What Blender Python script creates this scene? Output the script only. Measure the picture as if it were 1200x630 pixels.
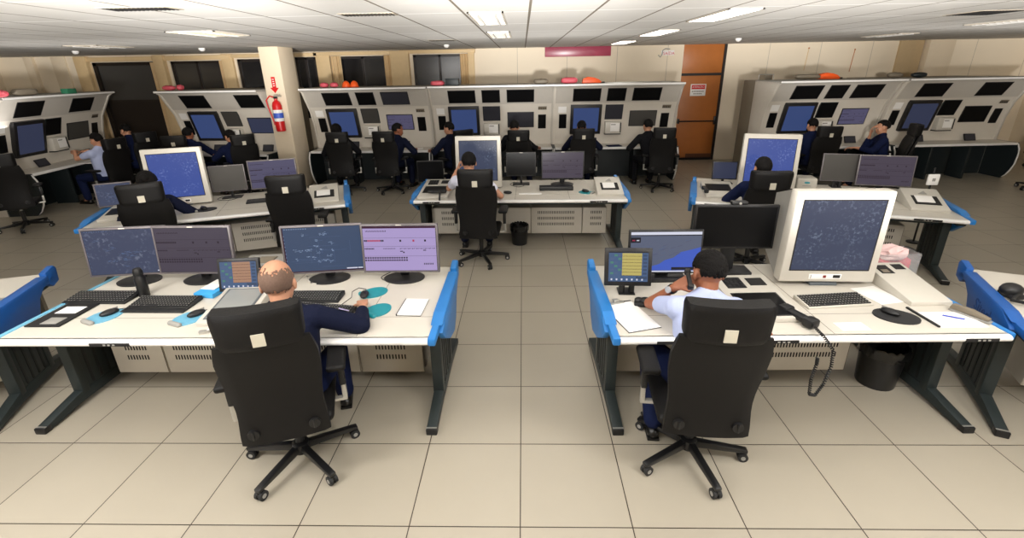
import bpy, bmesh, math, random
from mathutils import Vector, Matrix, Euler
from math import sin, cos, pi, radians as R
random.seed(7)
SC = bpy.context.scene
for o in list(bpy.data.objects): bpy.data.objects.remove(o)

# ------------------------------------------------------------------ camera, light, exposure
def make_camera():
    cx, cy, h, p, y, r, f, py = 0.032, -2.443, 2.296, 0.3615, -0.0271, -0.0178, 554.03, -24.46
    fw = Vector((sin(y)*cos(p), cos(y)*cos(p), -sin(p)))
    rt = Vector((cos(y), -sin(y), 0)); up = rt.cross(fw)
    rt2 = cos(r)*rt + sin(r)*up; up2 = -sin(r)*rt + cos(r)*up
    cd = bpy.data.cameras.new('camera'); c = bpy.data.objects.new('camera', cd)
    SC.collection.objects.link(c)
    m = Matrix((rt2, up2, -fw)).transposed().to_4x4(); m.translation = (cx, cy, h)
    c.matrix_world = m
    cd.sensor_fit = 'HORIZONTAL'; cd.sensor_width = 36; cd.lens = f/1200*36
    cd.shift_y = py/1200
    cd.clip_start = 0.05; cd.clip_end = 100
    SC.camera = c
make_camera()

W = bpy.data.worlds.new('world'); SC.world = W; W.use_nodes = True
W.node_tree.nodes['Background'].inputs[0].default_value = (0.9, 0.93, 1, 1)
W.node_tree.nodes['Background'].inputs[1].default_value = 0.05

def spot(name, loc, aim, power, angle, blend=0.5, size=0.15, col=(1, 0.95, 0.88)):
    l = bpy.data.lights.new(name, 'SPOT'); l.energy = power; l.spot_size = R(angle); l.spot_blend = blend
    l.shadow_soft_size = size; l.color = col
    o = bpy.data.objects.new(name, l); SC.collection.objects.link(o); o.location = loc
    o.rotation_euler = (Vector(aim)-Vector(loc)).to_track_quat('-Z', 'Y').to_euler()
    return o
def area(name, loc, aim, power, sx, sy, col=(1, 0.95, 0.88)):
    l = bpy.data.lights.new(name, 'AREA'); l.energy = power; l.shape = 'RECTANGLE'; l.size = sx; l.size_y = sy; l.color = col
    o = bpy.data.objects.new(name, l); SC.collection.objects.link(o); o.location = loc
    o.rotation_euler = (Vector(aim)-Vector(loc)).to_track_quat('-Z', 'Y').to_euler()
    return o
# unseen fill lights added over the foreground, two photographic lamps beside the camera, lamps bounced off the ceiling
KEY = (1, .975, .95)
area('foreground_fill_left', (-2.9, -1.5, 2.70), (-2.9, -1.3, 0), 86, 1.6, .3, KEY)
area('foreground_fill_right', (2.4, -1.5, 2.70), (2.4, -1.3, 0), 72, 1.6, .3, KEY)
area('foreground_fill_middle', (-.2, -1.7, 2.70), (-.2, -1.6, 0), 52, 1.6, .3, KEY)
spot('key_lamp_left', (-3.6, -3.2, 2.35), (-1.2, .8, .3), 200, 84, .85, .12, KEY)
spot('key_lamp_right', (4.2, -3.0, 2.35), (1.6, .8, .3), 140, 84, .85, .12, KEY)
for i_, x_ in enumerate((-8.5, -4.2, 0.6, 5.2, 9.5)):
    spot('back_fill_spot', (.6, -3.9, 2.3), (x_, 8.0, 2.4), (2100, 1400, 1050, 1350, 1800)[i_], 30, .9, .2, (1, .94, .87))  # narrow fill spots added to brighten the back wall and consoles
for a_ in (-60, -40, -20, 0, 20, 40, 60):
    spot('ceiling_bounce_lamp', (a_*.03, -4.1, 1.2), (a_*.03+7*sin(R(a_)), -4.1+7*cos(R(a_)), 1.2+7*.25), 7600, 31, 1, .25, (1, .985, .97))
for x_ in (-7, 0, 7):
    area('ceiling_fill', (x_, 5.5, 1.5), (x_, 5.5, 3), 14, 4.0, .5, (1, .97, .94))  # unseen upward fill, added only to brighten the far ceiling
SC.view_settings.view_transform = 'Standard'; SC.view_settings.look = 'None'
SC.view_settings.gamma = 1; SC.view_settings.use_curve_mapping = False
SC.view_settings.exposure = 0.0

# ------------------------------------------------------------------ materials
def lin(c):
    return tuple(((v/255)/12.92 if v/255 <= 0.04045 else (((v/255)+0.055)/1.055)**2.4) for v in c) + (1,)
MATS = {}
def mat(name, col, rough=0.5, metal=0.0, spec=0.5, noise=0.06, scale=14, bump=0.0, bscale=60, emis=0, trans=0, alpha=1):
    if name in MATS: return MATS[name]
    m = bpy.data.materials.new(name); m.use_nodes = True; nt = m.node_tree; b = nt.nodes['Principled BSDF']
    c = lin(col)
    tc = nt.nodes.new('ShaderNodeTexCoord')
    if noise > 0:
        n = nt.nodes.new('ShaderNodeTexNoise'); n.inputs['Scale'].default_value = scale; n.inputs['Detail'].default_value = 4
        nt.links.new(tc.outputs['Object'], n.inputs['Vector'])
        mx = nt.nodes.new('ShaderNodeMix'); mx.data_type = 'RGBA'
        mx.inputs[6].default_value = tuple(v*(1-noise) for v in c[:3])+(1,)
        mx.inputs[7].default_value = tuple(min(1, v*(1+noise)) for v in c[:3])+(1,)
        nt.links.new(n.outputs['Fac'], mx.inputs[0]); nt.links.new(mx.outputs[2], b.inputs['Base Color'])
    else: b.inputs['Base Color'].default_value = c
    b.inputs['Roughness'].default_value = rough; b.inputs['Metallic'].default_value = metal
    b.inputs['Specular IOR Level'].default_value = spec
    if trans: b.inputs['Transmission Weight'].default_value = trans
    if alpha < 1: b.inputs['Alpha'].default_value = alpha
    if emis:
        b.inputs['Emission Color'].default_value = c; b.inputs['Emission Strength'].default_value = emis
    if bump:
        n2 = nt.nodes.new('ShaderNodeTexNoise'); n2.inputs['Scale'].default_value = bscale
        nt.links.new(tc.outputs['Object'], n2.inputs['Vector'])
        bp = nt.nodes.new('ShaderNodeBump'); bp.inputs['Strength'].default_value = bump; bp.inputs['Distance'].default_value = 0.01
        nt.links.new(n2.outputs['Fac'], bp.inputs['Height']); nt.links.new(bp.outputs['Normal'], b.inputs['Normal'])
    m.diffuse_color = c
    MATS[name] = m; return m
M = dict(
 top=mat('desk_laminate', (202, 196, 184), 0.42, noise=0.04, scale=3),
 edge=mat('desk_front_edge', (228, 226, 222), 0.3, noise=0.02),
 seam=mat('seam', (120, 112, 100), 0.7),
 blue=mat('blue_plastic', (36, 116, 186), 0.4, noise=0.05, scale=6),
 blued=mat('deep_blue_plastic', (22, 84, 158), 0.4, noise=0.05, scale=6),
 leg=mat('leg_paint', (38, 45, 45), 0.45, noise=0.08, spec=0.4),
 legd=mat('leg_groove', (24, 27, 28), 0.6),
 beam=mat('beam_paint', (40, 54, 58), 0.45),
 cab=mat('cabinet_paint', (198, 191, 178), 0.45, noise=0.03),
 hole=mat('dark_hole', (22, 20, 19), 0.8, noise=0),
 taupe=mat('taupe_panel', (120, 110, 94), 0.6),
 chair=mat('chair_leather', (15, 14, 14), 0.5, spec=0.25, noise=0.12, bump=0.25, bscale=220),
 chairshell=mat('chair_shell', (18, 17, 17), 0.5, spec=0.22, noise=0.05),
 blackm=mat('black_metal', (22, 22, 23), 0.3, spec=0.5),
 blackp=mat('black_plastic', (18, 18, 19), 0.45),
 rubber=mat('rubber', (30, 30, 31), 0.7),
 chrome=mat('satin_metal', (190, 188, 182), 0.35, metal=0.7),
 silver=mat('silver_bezel', (104, 98, 100), 0.4, metal=0.1),
 darkbezel=mat('dark_bezel', (24, 23, 24), 0.45),
 creampl=mat('cream_plastic', (196, 191, 180), 0.42, noise=0.03),
 greypl=mat('grey_plastic', (150, 148, 142), 0.45),
 white=mat('white_paper', (238, 236, 232), 0.7, noise=0.02),
 screenoff=mat('dark_glass', (16, 16, 17), 0.3, spec=0.12, noise=0),
 screengrey=mat('grey_matte_screen', (74, 72, 69), 0.4, spec=0.25, noise=0.05, scale=2),
 screenglow=mat('faint_grey_screen', (52, 52, 58), 0.35, spec=.2, noise=0.05, scale=2, emis=0.06),
 teal=mat('teal_gel', (24, 138, 148), 0.35, noise=0.1, scale=30),
 palebl=mat('pale_blue_gel', (104, 168, 196), 0.4),
 tag=mat('pale_tag', (196, 190, 172), 0.6),
 key=mat('dark_keys', (36, 36, 37), 0.5, noise=.1),
 keyg=mat('key_gap', (12, 12, 12), 0.7),
 base_grey=mat('base_grey', (88, 94, 98), .5),
 kbgrey=mat('keyboard_body', (24, 24, 25), 0.5),
 skyblue=mat('sky_blue_card', (60, 160, 220), 0.6),
 red=mat('red_paint', (205, 22, 26), 0.35),
 orange=mat('orange_plastic', (235, 88, 24), 0.45),
 pink=mat('pink_bag', (206, 84, 96), 0.5, noise=0.2, scale=40),
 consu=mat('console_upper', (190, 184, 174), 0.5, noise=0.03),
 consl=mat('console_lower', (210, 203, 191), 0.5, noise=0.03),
 consd=mat('console_dark', (26, 34, 36), 0.5),
 wood=mat('brown_door', (176, 106, 50), 0.4, noise=0.12, scale=5),
 door=mat('door_frame_black', (34, 26, 22), 0.5),
 frame=mat('beige_trim', (222, 194, 148), 0.6),
 glass=mat('night_glass', (14, 15, 20), 0.2, spec=0.9, noise=0),
 curtain=mat('beige_curtain', (214, 186, 142), 0.8),
 bin=mat('bin_plastic', (20, 20, 21), 0.35),
 navy=mat('navy_cloth', (17, 22, 44), 0.85, spec=0.15, noise=0.15, bump=0.2, bscale=90),
 navyb=mat('blue_navy_cloth', (17, 26, 58), 0.85, spec=0.15, noise=0.15, bump=0.2, bscale=90),
 shirt=mat('pale_blue_shirt', (178, 188, 222), 0.8, spec=0.2, noise=0.04, bump=0.2, bscale=60),
 shirtw=mat('white_shirt', (214, 216, 232), 0.8, spec=0.2, noise=0.04, bump=0.2, bscale=60),
 black_cloth=mat('black_cloth', (20, 20, 24), 0.85, spec=0.15),
 skin=mat('skin', (196, 142, 112), 0.5, noise=0.08, scale=20, bump=0.1, bscale=150),
 skind=mat('tan_skin', (150, 92, 64), 0.5, noise=0.08, scale=20, bump=0.1, bscale=150),
 hair=mat('black_hair', (13, 10, 9), 0.7, spec=.2, noise=0.3, scale=60, bump=0.6, bscale=180),
 hairg=mat('grey_stubble', (112, 88, 74), 0.8, noise=0.3, scale=90, bump=0.4, bscale=200),
 shoe=mat('black_shoe', (16, 15, 15), 0.3),
 eye=mat('eye_white', (225, 220, 214), 0.3, noise=0), lip=mat('lip', (160, 92, 84), 0.5),
 clear=mat('clear_plastic', (225, 228, 228), 0.15, alpha=0.16, noise=0),
 lamp=mat('lit_tube_panel', (255, 250, 242), 0.5, emis=9, noise=0),
 lampoff=mat('unlit_reflector', (214, 206, 192), 0.35, metal=0.2),
 louver=mat('louver', (170, 160, 142), 0.5),
 watch=mat('watch_face', (215, 215, 215), 0.2, metal=0.4),
)
# lit screen colours (these give off light)
def E_(n, c, e):
    m = mat(n, c, 0.25, noise=0, emis=e); m.node_tree.nodes['Principled BSDF'].inputs['Base Color'].default_value = (.012, .012, .014, 1)
    m.node_tree.nodes['Principled BSDF'].inputs['Specular IOR Level'].default_value = .12; return m
S = dict(blue=E_('scr_blue', (60, 84, 150), .75), slate=E_('scr_slate', (64, 82, 112), .8), dusk=E_('scr_dusk', (60, 66, 92), .62),
 lilac=E_('scr_lilac', (176, 158, 208), .9), dimlilac=E_('scr_dim_lilac', (92, 82, 98), .55), mark=E_('scr_mark', (150, 172, 205), .8),
 faint=E_('scr_faint', (92, 112, 150), .7), ink=E_('scr_ink', (66, 50, 66), .4), redm=E_('scr_red', (190, 60, 90), .8),
 top=E_('scr_titlebar', (80, 30, 60), .5), white=E_('scr_white', (222, 224, 240), .9), yellow=E_('scr_yellow', (206, 190, 110), .8),
 orange=E_('scr_orange', (196, 150, 120), .7), cell=E_('scr_cell', (84, 110, 150), .7), land=E_('scr_land', (104, 112, 136), .7),
 sea=E_('scr_sea', (70, 100, 205), .8), green=E_('scr_green', (90, 150, 130), .7), dark=E_('scr_dark', (34, 34, 46), .4),
 royal=E_('scr_royal', (58, 76, 124), .8), purple=E_('scr_purple', (96, 92, 122), .65))
def radar_mat(name, base, mark, e, scale=26):
    m = E_(name, base, e); nt = m.node_tree; b = nt.nodes['Principled BSDF']
    tc = nt.nodes['Texture Coordinate'] if 'Texture Coordinate' in nt.nodes else nt.nodes.new('ShaderNodeTexCoord')
    n1 = nt.nodes.new('ShaderNodeTexNoise'); n1.inputs['Scale'].default_value = scale; n1.inputs['Detail'].default_value = 6
    n2 = nt.nodes.new('ShaderNodeTexNoise'); n2.inputs['Scale'].default_value = 5
    r1 = nt.nodes.new('ShaderNodeMapRange'); r1.inputs[1].default_value = .52; r1.inputs[2].default_value = .68
    r2 = nt.nodes.new('ShaderNodeMapRange'); r2.inputs[1].default_value = .42; r2.inputs[2].default_value = .62
    mu = nt.nodes.new('ShaderNodeMath'); mu.operation = 'MULTIPLY'
    nt.links.new(tc.outputs['Object'], n1.inputs['Vector']); nt.links.new(tc.outputs['Object'], n2.inputs['Vector'])
    nt.links.new(n1.outputs['Fac'], r1.inputs[0]); nt.links.new(n2.outputs['Fac'], r2.inputs[0])
    nt.links.new(r1.outputs[0], mu.inputs[0]); nt.links.new(r2.outputs[0], mu.inputs[1])
    mx = nt.nodes.new('ShaderNodeMix'); mx.data_type = 'RGBA'; mx.inputs[6].default_value = lin(base); mx.inputs[7].default_value = lin(mark)
    nt.links.new(mu.outputs[0], mx.inputs[0])
    nt.links.new(mx.outputs[2], b.inputs['Emission Color']); b.inputs['Base Color'].default_value = (.012, .012, .015, 1)
    return m
S['radarblue'] = radar_mat('scr_radar_blue', (66, 86, 160), (112, 130, 196), 0.85, 48)
S['radargrey'] = radar_mat('scr_radar_grey', (66, 74, 98), (108, 120, 142), 0.8, 52)
S['radardim'] = radar_mat('scr_radar_dim', (66, 74, 100), (120, 128, 150), 0.8, 40)

# ------------------------------------------------------------------ mesh builder
class MB:
    """collects shapes with material slots; .build links them as ONE mesh object"""
    def __init__(s, T=None): s.v = []; s.f = []; s.mi = []; s.mats = []; s.T = T or Matrix()
    def slot(s, m):
        if m not in s.mats: s.mats.append(m)
        return s.mats.index(m)
    def add(s, vs, fs, m, T=None):
        k = len(s.v); i = s.slot(m); TT = s.T @ T if T is not None else s.T
        s.v += [TT @ Vector(p) for p in vs]
        for f in fs: s.f.append([a+k for a in f]); s.mi.append(i)
    def addbm(s, bm, m, T=None):
        bm.verts.ensure_lookup_table()
        for i, v in enumerate(bm.verts): v.index = i
        s.add([v.co.copy() for v in bm.verts], [[v.index for v in f.verts] for f in bm.faces], m, T); bm.free()
    def box(s, x0, x1, y0, y1, z0, z1, m, bev=0, T=None, seg=2):
        if bev:
            bm = bmesh.new(); bmesh.ops.create_cube(bm, size=1)
            for v in bm.verts: v.co = Vector(((x0+x1)/2+v.co.x*(x1-x0), (y0+y1)/2+v.co.y*(y1-y0), (z0+z1)/2+v.co.z*(z1-z0)))
            bmesh.ops.bevel(bm, geom=list(bm.edges), offset=bev, segments=seg, affect='EDGES', profile=.5)
            s.addbm(bm, m, T)
        else:
            vs = [(x, y, z) for z in (z0, z1) for y in (y0, y1) for x in (x0, x1)]
            s.add(vs, [(0, 2, 3, 1), (4, 5, 7, 6), (0, 1, 5, 4), (2, 6, 7, 3), (0, 4, 6, 2), (1, 3, 7, 5)], m, T)
    def quad(s, pts, m, T=None): s.add(pts, [tuple(range(len(pts)))], m, T)
    def prism(s, pts, a, b, m, axis='x', T=None, bev=0):
        """polygon pts (p,q) extruded along axis from a to b; axis x: (y,z); y: (x,z); z: (x,y)"""
        f = {'x': lambda p, q, t: (t, p, q), 'y': lambda p, q, t: (p, t, q), 'z': lambda p, q, t: (p, q, t)}[axis]
        n = len(pts); vs = [f(p, q, a) for p, q in pts]+[f(p, q, b) for p, q in pts]
        fs = [tuple(range(n))[::-1], tuple(range(n, 2*n))]+[(i, (i+1) % n, (i+1) % n+n, i+n) for i in range(n)]
        if bev:
            bm = bmesh.new(); bv = [bm.verts.new(v) for v in vs]
            for q in fs: bm.faces.new([bv[i] for i in q])
            bmesh.ops.recalc_face_normals(bm, faces=bm.faces[:])
            bmesh.ops.bevel(bm, geom=list(bm.edges), offset=bev, segments=2, affect='EDGES', profile=.5)
            s.addbm(bm, m, T)
        else: s.add(vs, fs, m, T)
    def lathe(s, prof, m, n=20, c=(0, 0, 0), T=None, sx=1, sy=1):
        vs = []; fs = []
        for r, z in prof:
            for i in range(n): vs.append((c[0]+sx*r*cos(2*pi*i/n), c[1]+sy*r*sin(2*pi*i/n), c[2]+z))
        for j in range(len(prof)-1):
            for i in range(n): fs.append((j*n+i, j*n+(i+1) % n, (j+1)*n+(i+1) % n, (j+1)*n+i))
        fs.append(tuple(range(n))[::-1]); fs.append(tuple((len(prof)-1)*n+i for i in range(n)))
        s.add(vs, fs, m, T)
    def cyl(s, p0, p1, r0, m, r1=None, n=14):
        s.capsule(p0, r0, p1, r0 if r1 is None else r1, m, n, flat=True)
    def capsule(s, p0, r0, p1, r1, m, n=12, flat=False):
        p0 = Vector(p0); p1 = Vector(p1); d = p1-p0; L = d.length or 1e-6
        Q = d.to_track_quat('Z', 'Y').to_matrix().to_4x4(); Q.translation = p0
        if flat: prof = [(r0, 0), (r1, L)]
        else:
            prof = [(r0*cos(a), -r0*sin(a)) for a in (1.4, 1.0, .5, 0)]+[(r1*cos(a), L+r1*sin(a)) for a in (0, .5, 1.0, 1.4)]
        s.lathe(prof, m, n, T=Q)
    def tube(s, pts, r, m, n=8):
        pts = [Vector(p) for p in pts]; vs = []; fs = []; up = None
        for i, p in enumerate(pts):
            d = (pts[min(i+1, len(pts)-1)]-pts[max(i-1, 0)]).normalized()
            if up is None: up = Vector((0, 0, 1)) if abs(d.z) < .9 else Vector((1, 0, 0))
            a = d.cross(up).normalized(); up = a.cross(d).normalized()
            for k in range(n): t = 2*pi*k/n; vs.append(p+r*(cos(t)*a+sin(t)*up))
        for i in range(len(pts)-1):
            for k in range(n): fs.append((i*n+k, i*n+(k+1) % n, (i+1)*n+(k+1) % n, (i+1)*n+k))
        fs.append(tuple(range(n))[::-1]); fs.append(tuple((len(pts)-1)*n+k for k in range(n)))
        s.add(vs, fs, m)
    def ball(s, c, r, m, T=None, n=14):
        if not hasattr(r, '__len__'): r = (r, r, r)
        bm = bmesh.new(); bmesh.ops.create_uvsphere(bm, u_segments=n, v_segments=max(6, n*2//3), radius=1)
        for v in bm.verts: v.co = Vector((c[0]+v.co.x*r[0], c[1]+v.co.y*r[1], c[2]+v.co.z*r[2]))
        s.addbm(bm, m, T)
    def build(s, name, parent=None, angle=35, loc=None, rz=0):
        me = bpy.data.meshes.new(name); me.from_pydata([tuple(v) for v in s.v], [], s.f)
        for m in s.mats: me.materials.append(m)
        me.polygons.foreach_set('material_index', s.mi)
        bm = bmesh.new(); bm.from_mesh(me); bmesh.ops.remove_doubles(bm, verts=bm.verts[:], dist=1e-6)
        bmesh.ops.recalc_face_normals(bm, faces=bm.faces[:]); bm.to_mesh(me); bm.free()
        me.polygons.foreach_set('use_smooth', [True]*len(me.polygons)); me.set_sharp_from_angle(angle=R(angle))
        o = bpy.data.objects.new(name, me); SC.collection.objects.link(o)
        if parent: o.parent = parent
        if loc is not None: o.location = loc
        o.rotation_euler.z = rz
        return o
def remeshed(mb, name, parent, vox, smooth=6, loc=None):
    o = mb.build(name, parent)
    md = o.modifiers.new('r', 'REMESH'); md.mode = 'VOXEL'; md.voxel_size = vox; md.use_smooth_shade = True
    sm = o.modifiers.new('s', 'SMOOTH'); sm.iterations = smooth; sm.factor = .5
    bpy.context.view_layer.update()
    dg = bpy.context.evaluated_depsgraph_get(); me = bpy.data.meshes.new_from_object(o.evaluated_get(dg))
    mats = list(o.data.materials); old = o.data; o.modifiers.clear(); o.data = me
    me.materials.clear()
    for m in mats: me.materials.append(m)
    me.polygons.foreach_set('material_index', [0]*len(me.polygons))
    me.polygons.foreach_set('use_smooth', [True]*len(me.polygons))
    bpy.data.meshes.remove(old); me.name = name
    return o
def text_on(mb, s, size, m, T, depth=0.0008):
    """lettering as mesh, laid in the local XZ plane of T (reads from -Y)"""
    cu = bpy.data.curves.new('lettering', 'FONT'); cu.body = s; cu.size = size; cu.align_x = 'CENTER'; cu.align_y = 'CENTER'; cu.extrude = depth; cu.resolution_u = 2
    o = bpy.data.objects.new('lettering', cu); SC.collection.objects.link(o); bpy.context.view_layer.update()
    me = bpy.data.meshes.new_from_object(o.evaluated_get(bpy.context.evaluated_depsgraph_get()))
    X = T @ Matrix.Rotation(pi/2, 4, 'X')
    mb.add([v.co.copy() for v in me.vertices], [tuple(p.vertices) for p in me.polygons], m, X)
    bpy.data.objects.remove(o); bpy.data.curves.remove(cu); bpy.data.meshes.remove(me)

def tag(o, label=None, cat=None, group=None, kind=None):
    if label: o['label'] = label
    if cat: o['category'] = cat
    if group: o['group'] = group
    if kind: o['kind'] = kind
    return o
def thing(name, label, cat, loc=(0, 0, 0), rz=0, group=None):
    o = bpy.data.objects.new(name, None); SC.collection.objects.link(o); o.location = loc; o.rotation_euler.z = rz
    o.empty_display_size = .1
    return tag(o, label, cat, group)
def copy_tree(o, parent=None):
    c = o.copy(); SC.collection.objects.link(c); c.parent = parent
    for ch in list(o.children): copy_tree(ch, c)
    return c
def struct(o, label=None): o['kind'] = 'structure'; return o
def Tr(x=0, y=0, z=0, rx=0, ry=0, rz=0):
    return Matrix.Translation((x, y, z)) @ Euler((rx, ry, rz)).to_matrix().to_4x4()
# ------------------------------------------------------------------ the room
ZC = 2.78; YW = 10.065
def tile_mat(name, base, joint, sx, sy, ox, oy, wx, wy, var, rough, joint2=None):
    m = bpy.data.materials.new(name); m.use_nodes = True; nt = m.node_tree; b = nt.nodes['Principled BSDF']
    N = nt.nodes.new; L = nt.links.new
    geo = N('ShaderNodeTexCoord'); sep = N('ShaderNodeSeparateXYZ'); L(geo.outputs['Object'], sep.inputs[0])
    def math_(op, a, b_=None):
        n = N('ShaderNodeMath'); n.operation = op
        for i, v in enumerate((a, b_)):
            if v is None: continue
            if isinstance(v, (int, float)): n.inputs[i].default_value = v
            else: L(v, n.inputs[i])
        return n.outputs[0]
    u = math_('DIVIDE', math_('SUBTRACT', sep.outputs[0], ox), sx); v = math_('DIVIDE', math_('SUBTRACT', sep.outputs[1], oy), sy)
    def near(t, w, s): # 1 near integer
        fr = math_('FRACT', t); d = math_('MINIMUM', fr, math_('SUBTRACT', 1.0, fr)); return math_('LESS_THAN', d, w/s/2)
    jx = near(u, wx, sx); jy = near(v, wy, sy)
    cmb = N('ShaderNodeCombineXYZ'); L(math_('FLOOR', u), cmb.inputs[0]); L(math_('FLOOR', v), cmb.inputs[1])
    wn = N('ShaderNodeTexWhiteNoise'); wn.noise_dimensions = '3D'; L(cmb.outputs[0], wn.inputs['Vector'])
    n = N('ShaderNodeTexNoise'); n.inputs['Scale'].default_value = 2.2; n.inputs['Detail'].default_value = 6; L(geo.outputs['Object'], n.inputs['Vector'])
    tone = math_('ADD', math_('MULTIPLY', wn.outputs['Value'], var), math_('MULTIPLY', n.outputs['Fac'], var*1.2))
    mx = N('ShaderNodeMix'); mx.data_type = 'RGBA'; L(tone, mx.inputs[0])
    c = lin(base); mx.inputs[6].default_value = c; mx.inputs[7].default_value = tuple(q*.55 for q in c[:3])+(1,)
    m1 = N('ShaderNodeMix'); m1.data_type = 'RGBA'; L(jy, m1.inputs[0]); L(mx.outputs[2], m1.inputs[6]); m1.inputs[7].default_value = lin(joint2 or joint)
    m2 = N('ShaderNodeMix'); m2.data_type = 'RGBA'; L(jx, m2.inputs[0]); L(m1.outputs[2], m2.inputs[6]); m2.inputs[7].default_value = lin(joint)
    # scuffs
    L(m2.outputs[2], b.inputs['Base Color']); b.inputs['Roughness'].default_value = rough
    bp = N('ShaderNodeBump'); bp.inputs['Strength'].default_value = .5; bp.inputs['Distance'].default_value = .003; bp.invert = True
    L(math_('MAXIMUM', jx, jy), bp.inputs['Height']); L(bp.outputs['Normal'], b.inputs['Normal'])
    return m
floor_m = tile_mat('floor_tiles', (166, 158, 142), (46, 37, 28), .6, .6, 0, 0, .006, .006, .14, .36)
ceil_m = tile_mat('ceiling_panels', (222, 219, 213), (120, 110, 95), .6, 1.2, .1, 2.3, .022, .034, .08, .8, joint2=(255, 253, 250))
XL, XR, YF = -13.2, 12.4, -4.6
b = MB(); b.box(XL, XR, YF, YW+.1, -.1, 0, floor_m); struct(b.build('floor'))
b = MB(); b.box(XL, XR, YF, YW+.1, ZC, ZC+.1, ceil_m); struct(b.build('ceiling'))
def wall_mat(name, col, step, off):
    m = mat(name, col, .7, noise=.03, scale=2); nt = m.node_tree; b_ = nt.nodes['Principled BSDF']
    src = b_.inputs['Base Color'].links[0].from_socket
    N = nt.nodes.new; L = nt.links.new
    sep = N('ShaderNodeSeparateXYZ'); L(nt.nodes['Texture Coordinate'].outputs['Object'], sep.inputs[0])
    a = N('ShaderNodeMath'); a.operation = 'ADD'; L(sep.outputs[0], a.inputs[0]); a.inputs[1].default_value = off
    d = N('ShaderNodeMath'); d.operation = 'DIVIDE'; L(a.outputs[0], d.inputs[0]); d.inputs[1].default_value = step
    f = N('ShaderNodeMath'); f.operation = 'FRACT'; L(d.outputs[0], f.inputs[0])
    l = N('ShaderNodeMath'); l.operation = 'LESS_THAN'; L(f.outputs[0], l.inputs[0]); l.inputs[1].default_value = .012/step
    mx = N('ShaderNodeMix'); mx.data_type = 'RGBA'; L(l.outputs[0], mx.inputs[0]); L(src, mx.inputs[6]); mx.inputs[7].default_value = lin(tuple(int(q*.8) for q in col))
    L(mx.outputs[2], b_.inputs['Base Color']); return m
wallc = wall_mat('cream_wall_panels', (232, 218, 194), 1.22, 0.1)
wallp = mat('plain_wall', (222, 206, 180), .7, noise=.03)
# back wall with openings: windows as (x0,x1,z0,z1)
WIN = [(-4.62, -3.25, 1.5, 2.66), (-2.67, -1.36, 1.5, 2.67), (-8.78, -7.46, 1.5, 2.62), (-7.08, -5.9, 1.5, 2.64), (-5.62, -5.08, 1.2, 2.66), (-10.75, -9.2, .0, 2.62)]
xs = sorted(WIN, key=lambda q: q[0]); b = MB(); x = XL
for (x0, x1, z0, z1) in xs:
    b.box(x, x0, YW, YW+.15, 0, ZC, wallc); b.box(x0, x1, YW, YW+.15, z1, ZC, wallc)
    if z0 > 0: b.box(x0, x1, YW, YW+.15, 0, z0, wallc)
    x = x1
b.box(x, 3.95, YW, YW+.15, 0, ZC, wallc); b.box(4.98, XR, YW, YW+.15, 0, ZC, wallc)
struct(b.build('wall_back'))
b = MB(); b.box(XL-.1, XL, YF, YW, 0, ZC, wallp); struct(b.build('wall_left'))
b = MB(); b.box(XR, XR+.1, YF, YW, 0, ZC, wallp); struct(b.build('wall_right'))
b = MB(); b.box(XL, XR, YF-.1, YF, 0, ZC, wallp); struct(b.build('wall_front'))
for i, (x0, x1, z0, z1) in enumerate(WIN[:5]):
    e = bpy.data.objects.new('window_%d' % (i+1), None); SC.collection.objects.link(e); e.location = ((x0+x1)/2, YW, z0); e['kind'] = 'structure'
    w = (x1-x0)/2; h = z1-z0
    b = MB()
    for a in ((-w, -w+.07), (w-.07, w), (-.03, .03)): b.box(a[0], a[1], .03, .08, 0, h, M['door'])
    b.box(-w, w, .03, .08, 0, .06, M['door']); b.box(-w, w, .03, .08, h-.06, h, M['door']); b.build('window_frame', e)
    b = MB(); b.box(-w, w, .05, .06, 0, h, M['glass']); b.build('window_pane', e)
# dark glazed opening at far left reads as door_1
e = bpy.data.objects.new('door_1', None); SC.collection.objects.link(e); e.location = (-9.975, YW, 0); e['kind'] = 'structure'
b = MB(); w = .775
for a in ((-w, -w+.09), (w-.09, w)): b.box(a[0], a[1], -.02, .1, 0, 2.62, M['door'])
b.box(-w, w, -.02, .1, 2.54, 2.62, M['door']); b.build('door_frame', e)
b = MB(); b.box(-w+.09, w-.09, .03, .06, 0, 1.72, M['door']); b.build('door_leaf', e)
b = MB(); b.box(-w+.09, w-.09, .03, .06, 1.72, 2.54, M['screengrey']); b.build('door_pane', e)
# beige trims and pilasters round the windows
def trim(i, x0, x1, z0, z1, dep, m): b = MB(); b.box(x0, x1, YW-dep, YW, z0, z1, m, bev=.004); struct(b.build('trim_%d' % i))
T_ = [(-5.1, -3.02, 2.68, 2.76), (-2.97, -1.12, 2.69, 2.77), (-9.1, -7.2, 2.64, 2.74), (-7.15, -5.02, 2.67, 2.75), (-11.0, -9.15, 2.64, 2.74)]
for i, (a, c, z0, z1) in enumerate(T_): trim(i+1, a, c, z0, z1, .1, M['frame'])
for i, (a, c) in enumerate([(-5.06, -4.72), (-3.2, -2.75), (-1.3, -1.15), (-9.1, -8.85), (-7.42, -7.14), (-11.1, -10.8)]): trim(i+6, a, c, 0, 2.76, .14 if i % 2 else .08, M['frame'])
trim(12, 9.05, 9.6, 0, ZC, .06, mat('pilaster_tan', (190, 166, 128), .7)); trim(13, 9.62, 10.2, 0, ZC, .22, wallp); trim(14, -12.4, -12.2, 0, ZC, .10, wallp); trim(15, -11.75, -11.4, 0, ZC, .05, wallp)  # darker tan band beside the pale pilaster
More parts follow.
